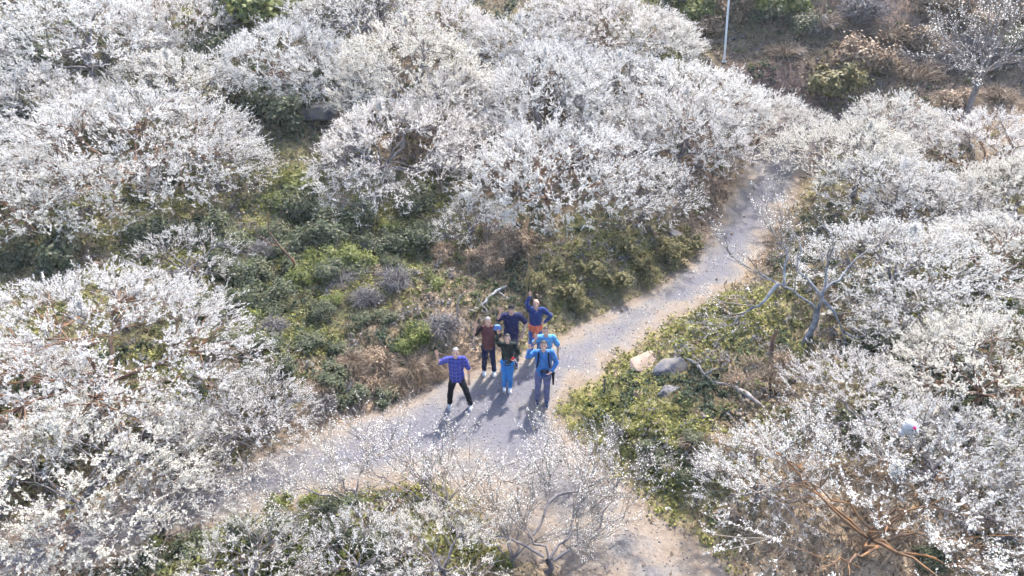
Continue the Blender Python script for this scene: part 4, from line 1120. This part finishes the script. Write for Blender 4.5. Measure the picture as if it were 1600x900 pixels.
rock('rock', 'blue-grey rock among the bushes of the left slope', 575, 388, (0.8, 0.6, 0.6), 13, M_ROCK, (0, 0, 0.4))
rock('rock', 'dark rock under the dry clumps left of the man in plaid', 545, 608, (0.6, 0.5, 0.5), 15, M_ROCK, (0, 0, 1.4))
rock('rock_ledge', 'long grey rock ledge under the upper left crowns', 475, 183, (3.6, 1.6, 1.0), 17, M_ROCK, (0, 0, 0.05), 0.1)
rock('rock', 'dark blue rock at the left edge under the forked plum tree', 35, 412, (1.0, 0.7, 0.6), 19, M_ROCK, (0, 0, 0.2))
rock('rock', 'small blue rock on the far bank left of the path bend', 1052, 372, (0.8, 0.6, 0.7), 21, M_ROCK, (0, 0, 0.7))
rock('rock', 'small dark rock on the grass edge near the left end of the dry bank', 458, 632, (0.45, 0.35, 0.35), 23, M_ROCK, (0, 0, 0.7))

# ------------------------------------------------------------------ fallen branches, stump, posts, stems
def ground_tube(pix, radii, lift, k=8, m=16):
    P = []
    for (u, v), l in zip(pix, lift):
        x, y, z, s = at(u, v, l); P.append((x, y, z + l))
    P = np.array(P)
    seg = np.r_[0, np.cumsum(np.linalg.norm(np.diff(P, axis=0), axis=1))]
    t = np.linspace(0, seg[-1], m)
    Q = np.stack([np.interp(t, seg, P[:, j]) for j in range(3)], 1)
    R = np.interp(t, seg, radii)
    Q[1:-1] = (Q[:-2] + 2 * Q[1:-1] + Q[2:]) / 4
    jr = np.random.default_rng(len(pix) * 7 + int(pix[0][0]))
    Q[1:-1] += jr.normal(0, 0.016, Q[1:-1].shape); R = R * jr.uniform(0.75, 1.25, len(R))
    R[0] *= 0.5; R[-1] *= 0.5
    return polytube(Q[None], R[None], k)
M_DEADWOOD = noisy('bleached_wood', [(0.3, (0.12, 0.10, 0.09)), (0.5, (0.25, 0.22, 0.21)), (0.72, (0.36, 0.33, 0.32))], 7, 0.85, 0.6)
fb = thing('fallen_branch', 'bleached crooked branch lying on the grassy terrace by the boulder', 'branch', at(1140, 605)[:3])
def local(o, vf):
    v, f = vf
    return v - np.array(o.location), f
v_, f_ = local(fb, ground_tube([(1070, 562), (1088, 567), (1100, 585), (1110, 597), (1135, 601), (1152, 607), (1172, 622), (1194, 636)], [.02, .035, .032, .042, .036, .055, .06, .035], [.12, .16, .14, .1, .1, .12, .1, .05]))
obj('stem', mesh_arrays('stem', v_, f_, [M_DEADWOOD], True), fb)
v_, f_ = local(fb, ground_tube([(1102, 586), (1112, 579), (1120, 577)], [.04, .03, .02], [.14, .22, .28], 6, 6))
obj('side_branch', mesh_arrays('side_branch', v_, f_, [M_DEADWOOD], True), fb)
v_, f_ = local(fb, ground_tube([(1150, 606), (1152, 598), (1155, 594)], [.04, .03, .015], [.12, .2, .26], 6, 6))
obj('side_branch', mesh_arrays('side_branch', v_, f_, [M_DEADWOOD], True), fb)

def stick(name, label, cat, u, v, pts, r, mat, extra=()):
    x, y, z, s = at(u, v)
    t = thing(name, label, cat, (x, y, z))
    P = np.array(pts, float)
    R = np.linspace(r[0], r[1], len(P))
    V, F = polytube(P[None], R[None], 9)
    n = len(V); F = np.concatenate([F])
    obj('stem', mesh_arrays('stem', V, F, [mat], True), t)
    capv = np.array([P[-1] + (0, 0, 0.004)])
    ring = V[-9:]
    obj('cut_end', mesh_arrays('cut_end', np.concatenate([ring, capv]), np.array([(i, (i + 1) % 9, 9) for i in range(9)]), [mat]), t)
    for nm, pp, rr in extra:
        pp = np.array(pp, float)
        V, F = polytube(pp[None], np.linspace(rr[0], rr[1], len(pp))[None], 6)
        obj(nm, mesh_arrays(nm, V, F, [mat], True), t)
    return t
stick('tree_stump', 'thin broken dark stump left of the leafless tree', 'stump', 1203, 557, [(0, 0, -.1), (0.01, 0, .2), (-.02, 0, .5), (.03, .02, .75)], (.055, .045), M_BARK_RUST,
      [('twig', [(0, 0, .55), (-.15, -.05, .62), (-.3, 0, .6)], (.015, .006)), ('twig', [(0.02, 0, .7), (.05, 0, .85), (0, .05, 1.0)], (.018, .006))])
stick('stake', 'thin grey stake standing in the grass right of the backpacker', 'stake', 943, 622, [(0, 0, -.1), (0.005, 0, .25), (0, 0, .55)], (.022, .018), M_ROCK)
M_POLE = noisy('painted_steel', [(0.3, (0.50, 0.53, 0.56)), (0.7, (0.62, 0.65, 0.68))], 3, 0.45, 0.1)
x, y, z, s = at(1131, 98)
pt = thing('utility_pole', 'slim white-grey pole rising above the grove in the upper right', 'pole', (x, y, z))
V, F = polytube(np.array([[(0, 0, -.2), (0, 0, 2.5), (0, 0, 5.0), (0, 0, 5.6)]]), np.array([[.055, .05, .047, .044]]), 12)
obj('shaft', mesh_arrays('shaft', V, F, [M_POLE], True), pt)
pt.rotation_euler = (0, -0.07, 0)
V, F = ellipsoid((0, 0, 5.6), (.08, .08, .05)); obj('cap', solid_mesh('cap', [(V, F)], M_POLE), pt)
V, F = column([(0, .14, .14, 0, 0), (.06, .14, .14, 0, 0), (.065, .09, .09, 0, 0)]); obj('base_plate', solid_mesh('base_plate', [(V, F)], M_POLE), pt)
M_OLIVE_BARK = noisy('olive_bark', [(0.3, (0.12, 0.10, 0.05)), (0.7, (0.26, 0.20, 0.09))], 8, 0.9, 0.4)
stick('sapling', 'slim olive-brown sapling stems right behind the bald person', 'sapling', 822, 505, [(0, 0, -.1), (.02, .05, .6), (.0, .12, 1.2), (.06, .2, 1.8)], (.035, .016), M_OLIVE_BARK,
      [('side_stem', [(.03, 0, 0), (.08, .05, .6), (.1, .12, 1.2), (.07, .2, 1.7)], (.028, .012)), ('twig', [(.02, .1, 1.0), (-.2, .15, 1.4), (-.35, .2, 1.6)], (.01, .004)), ('twig', [(.08, .12, 1.2), (.3, .2, 1.5), (.4, .3, 1.75)], (.01, .004))])
stick('arching_stem', 'pale arching bramble stem left of the person in maroon', 'stem', 717, 505, [(0, 0, -.05), (-.03, .02, .3), (.0, .05, .6), (.12, .08, .8), (.3, .1, .9)], (.030, .014), M_DEADWOOD)
db = thing('fallen_branch', 'dark broken branches lying on the bank behind the person in maroon', 'branch', at(770, 460)[:3])
for pix, rr in (([(752, 478), (762, 468), (775, 455), (792, 448)], [.03, .04, .045, .03]), ([(775, 455), (785, 460), (795, 470)], [.03, .025, .015]), ([(745, 465), (755, 478), (762, 490)], [.012, .02, .015])):
    v_, f_ = local(db, ground_tube(pix, rr, [.1, .14, .12, .08][:len(pix)], 7, 10))
    obj('stem', mesh_arrays('stem', v_, f_, [M_BARK_BLUE], True), db)
stick('leaning_sapling', 'thin crooked bare trunk leaning on the dark slope at the left', 'sapling', 470, 430, [(0, 0, -.1), (-.15, 0, .5), (-.5, .1, .9), (-.75, .1, 1.4), (-.7, .2, 1.9)], (.05, .015), M_BARK_RUST,
      [('twig', [(-.5, .1, .9), (-.8, .1, 1.0), (-1.1, .2, 1.3)], (.02, .006)), ('twig', [(-.7, .1, 1.3), (-.4, .2, 1.7), (-.3, .3, 2.1)], (.018, .005))])

# crumpled white bag with a pink spot, caught among the blossom on the right
x, y, z, s = at(1422, 668, 1.65)
M_BAG = leafy('white_plastic', [(0, (0.40, 0.41, 0.44)), (1, (0.46, 0.47, 0.5))], 0.3, 0.35); M_PINK = plain('pink_print', (0.75, 0.05, 0.20))
wb = thing('plastic_bag', 'round white object with a pink spot among the blossom at the lower right', 'bag', (x, y, z + 1.65))
bag = solid_mesh('bag', [ellipsoid((0, 0, 0), (.14, .13, .13), 24), ellipsoid((-.11, 0, -.13), (.07, .06, .07), 16), ellipsoid((.1, .02, -.1), (.08, .07, .07), 16)], M_BAG, 0.012, 3, 0.02, 5)
obj('bag', bag, wb)
obj('printed_spot', solid_mesh('printed_spot', [ellipsoid((0, -.112, .075), (.026, .022, .034))], M_PINK), wb)
for sx in (-.035, .02):
    obj('printed_spot', solid_mesh('printed_spot', [ellipsoid((sx, -.126, .03), (.014, .012, .012))], M_STRAP), wb)

# ------------------------------------------------------------------ small growth on the land: uncountable
rng = np.random.default_rng(77)
def scatter(n, dref=11.0):
    """points over the land in view, denser near the camera"""
    out = []
    while sum(map(len, out)) < n:
        m = n * 8
        x = rng.uniform(-32, 34, m); y = rng.uniform(7.2, 48, m)
        r = np.hypot(np.hypot(x, y), CAMH)
        ok = (rng.random(m) < np.minimum(1, (dref / r) ** 2)) & (np.abs(x) < 0.85 * y + 3.5)
        out.append(np.stack([x[ok], y[ok], r[ok]], 1))
    return np.concatenate(out)[:n]

P = scatter(78000)
d = path_d(P[:, 0], P[:, 1])
P = P[(d > -0.12) & (rng.random(len(P)) < np.clip(0.22 + d * 0.9, 0, 1))]
x, y, r = P.T
z = height(x, y)
gw = green_weight(x, y)
patchy = fbm(x * 1.3, y * 1.3, 55)
isgreen = (gw * 0.9 + (patchy - 0.5) * 1.6) > 0.35 + 0.3 * rng.random(len(x))
base = land_colour(x, y)
# leafy plants
def leaves_on(sel, nl, size, spread_, hgt, up, colf):
    xs, ys, zs, rs = x[sel], y[sel], z[sel], r[sel]
    k = len(xs)
    sz = size * (0.75 + rs / 40)
    C = np.repeat(np.stack([xs, ys, zs], 1), nl, 0)
    off = rng.normal(0, 1, C.shape) * np.repeat(sz, nl)[:, None] * spread_
    off[:, 2] = np.abs(off[:, 2]) * hgt + 0.01
    V, F = leaf_quads(C + off, np.repeat(sz, nl) * rng.uniform(.6, 1.3, len(C)), rng, up=up, aspect=1.4)
    col = np.repeat(colf(sel), nl, 0) * rng.uniform(0.6, 1.4, (len(C), 1))
    return V, F, np.repeat(np.clip(col, 0, .8), 4, 0)
def green_col(sel):
    k = sel.sum(); b = base[sel]
    t = rng.random((k, 1))
    g = np.array([0.09, 0.105, 0.03]) * (1 - t) + np.array([0.33, 0.32, 0.09]) * t
    return g * 0.75 + b * 0.3
V, F, c = leaves_on(isgreen, 6, 0.044, 1.15, 0.9, 0.6, green_col)
go = obj('ground_plants', mesh_arrays('ground_plants', V, F, [M_TUFT], col=c), kind='stuff')
tag(go, 'low green weeds covering the banks and terrace', 'weeds')
# dry grass: thin blades
sel = ~isgreen
xs, ys, zs, rs = x[sel], y[sel], z[sel], r[sel]
nb = 3
k = len(xs) * nb
s0 = np.repeat(np.stack([xs, ys, zs - 0.01], 1), nb, 0) + rng.normal(0, .03, (k, 3)) * np.array([1, 1, 0])
ln = np.repeat(0.10 + 0.004 * rs, nb) * rng.uniform(.5, 1.5, k)
dr = unit(rng.normal(0, 1, (k, 3)) + np.array([0, 0, 0.9])); dr[:, 2] = np.abs(dr[:, 2])
sd = unit(np.cross(dr, rng.normal(size=(k, 3)))) * np.repeat(0.006 + 0.0005 * rs, nb)[:, None]
e0 = s0 + dr * ln[:, None]; e0[:, 2] -= ln * 0.15
V = np.stack([s0 - sd, s0 + sd, e0 + sd * .5, e0 - sd * .5], 1).reshape(-1, 3)
F = np.arange(len(V)).reshape(-1, 4)
t = rng.random((len(xs), 1)); bc = base[sel]
straw = (np.array([0.15, 0.115, 0.09]) * (1 - t) + np.array([0.34, 0.28, 0.21]) * t) * 0.55 + bc * 0.6
c = np.repeat(np.clip(np.repeat(straw, nb, 0) * rng.uniform(.6, 1.4, (k, 1)), 0, .8), 4, 0)
dg_ = obj('dry_grass', mesh_arrays('dry_grass', V, F, [M_TUFT], col=c), kind='stuff')
tag(dg_, 'short dry brown grass covering the slopes', 'grass')
# knee-high undergrowth in mixed tones
U = scatter(17000); du = path_d(U[:, 0], U[:, 1])
cl = fbm(U[:, 0] * 0.9, U[:, 1] * 0.9, 123); cu = land_colour(U[:, 0], U[:, 1])
U = U[(du > 0.5) & (cl + 0.3 * rng.random(len(U)) > 0.53) & (cu.sum(1) < 0.56)]
nl = 16
kn = fbm(U[:, 0] * 0.7 + 30, U[:, 1] * 0.7, 131) + 0.18 * (rng.random(len(U)) - 0.5)
pal = np.array([(0.045, 0.065, 0.04), (0.10, 0.115, 0.045), (0.17, 0.16, 0.16), (0.20, 0.155, 0.12), (0.15, 0.155, 0.06)])
ci = np.clip(((kn - 0.25) / 0.5 * 5).astype(int), 0, 4)
C = np.repeat(np.stack([U[:, 0], U[:, 1], height(U[:, 0], U[:, 1])], 1), nl, 0)
o_ = unit(rng.normal(size=C.shape)) * rng.uniform(.3, 1, (len(C), 1)) * np.repeat(rng.uniform(.10, .26, len(U)), nl)[:, None]; o_[:, 2] = np.abs(o_[:, 2]) * 1.1
V, F = leaf_quads(C + o_, rng.uniform(.04, .075, len(C)) * np.repeat(0.7 + U[:, 2] / 45, nl), rng, N=unit(o_ + rng.normal(0, .1, o_.shape) + np.array([0, 0, .08])), aspect=1.5)
uc = np.repeat(pal[ci], nl, 0) * rng.uniform(.55, 1.5, (len(C), 1))
ug = obj('undergrowth', mesh_arrays('undergrowth', V, F, [M_TUFT], col=np.repeat(uc, 4, 0)), kind='stuff')
tag(ug, 'knee-high mixed undergrowth on the slopes', 'undergrowth')
# fallen leaves
P2_ = scatter(26000); d2 = path_d(P2_[:, 0], P2_[:, 1]); P2_ = P2_[(d2 > 0.15) | (rng.random(len(P2_)) < 0.03)]
C = np.stack([P2_[:, 0], P2_[:, 1], height(P2_[:, 0], P2_[:, 1]) + 0.015], 1)
V, F = leaf_quads(C, rng.uniform(.035, .075, len(C)) * (0.7 + P2_[:, 2] / 40), rng, up=0.6, aspect=1.5)
t = rng.random((len(C), 1)); lc = np.array([0.13, 0.085, 0.055]) * (1 - t) + np.array([0.42, 0.30, 0.20]) * t
ll = obj('leaf_litter', mesh_arrays('leaf_litter', V, F, [M_TUFT], col=np.repeat(lc, 4, 0)), kind='stuff')
tag(ll, 'dead brown leaves lying on the ground', 'leaves')
# fallen petals
P3_ = scatter(16000)
pn = fbm(P3_[:, 0] * 0.6, P3_[:, 1] * 0.6, 66)
P3_ = P3_[rng.random(len(P3_)) < sstep(0.35, 0.7, pn)]
d3 = path_d(P3_[:, 0], P3_[:, 1]); C = np.stack([P3_[:, 0], P3_[:, 1], height(P3_[:, 0], P3_[:, 1]) + np.where(d3 < 0.1, -0.012, 0.02)], 1)
V, F = leaf_quads(C, rng.uniform(.018, .04, len(C)) * (0.7 + P3_[:, 2] / 40), rng, up=0.9)
fp = obj('fallen_petals', mesh_arrays('fallen_petals', V, F, [M_BLOSSOM]), kind='stuff')
tag(fp, 'fallen white petals strewn over path and grass', 'petals')
# gravel on the path
P4_ = scatter(60000); d4 = path_d(P4_[:, 0], P4_[:, 1]); P4_ = P4_[d4 < 0.05][:5000]
rs = rng.uniform(.008, .028, len(P4_)) * rng.uniform(.6, 1.2, len(P4_))
C = np.stack([P4_[:, 0], P4_[:, 1], height(P4_[:, 0], P4_[:, 1]) - 0.02], 1)
oc = np.array([(1, 0, 0), (0, 1, 0), (-1, 0, 0), (0, -1, 0), (0, 0, 1), (0, 0, -1)], float)
V = (C[:, None] + oc[None] * rs[:, None, None] * rng.uniform(.6, 1.2, (len(C), 6, 1))).reshape(-1, 3)
of = np.array([(0, 1, 4), (1, 2, 4), (2, 3, 4), (3, 0, 4), (1, 0, 5), (2, 1, 5), (3, 2, 5), (0, 3, 5)])
F = (of[None] + (np.arange(len(C)) * 6)[:, None, None]).reshape(-1, 3)
t = rng.random((len(C), 1)); sc_ = np.array([0.20, 0.18, 0.19]) * (1 - t) + np.array([0.48, 0.42, 0.38]) * t
gv = obj('gravel', mesh_arrays('gravel', V, F, [M_TUFT], col=np.repeat(sc_, 6, 0)), kind='stuff')
tag(gv, 'loose gravel on the dirt path', 'gravel')

# ------------------------------------------------------------------ the hazy air
hb = bpy.data.meshes.new('haze')
hx0, hx1, hy0, hy1, hz0, hz1 = -125, 125, -55, 95, -3, 36
hv = [(a, b, c) for a in (hx0, hx1) for b in (hy0, hy1) for c in (hz0, hz1)]
hb.from_pydata(hv, [], [(0, 1, 3, 2), (4, 6, 7, 5), (0, 4, 5, 1), (2, 3, 7, 6), (0, 2, 6, 4), (1, 5, 7, 3)])
hm = bpy.data.materials.new('haze_air'); hm.use_nodes = True
hn = hm.node_tree.nodes; hn.clear()
ho = hn.new('ShaderNodeOutputMaterial'); pvn = hn.new('ShaderNodeVolumePrincipled')
pvn.inputs['Color'].default_value = (0.93, 0.95, 1.0, 1); pvn.inputs['Density'].default_value = 0.0007
hm.node_tree.links.new(pvn.outputs[0], ho.inputs['Volume'])
hb.materials.append(hm)
haze = obj('haze', hb, kind='stuff')
tag(haze, 'thin pale haze filling the air over the grove', 'haze')
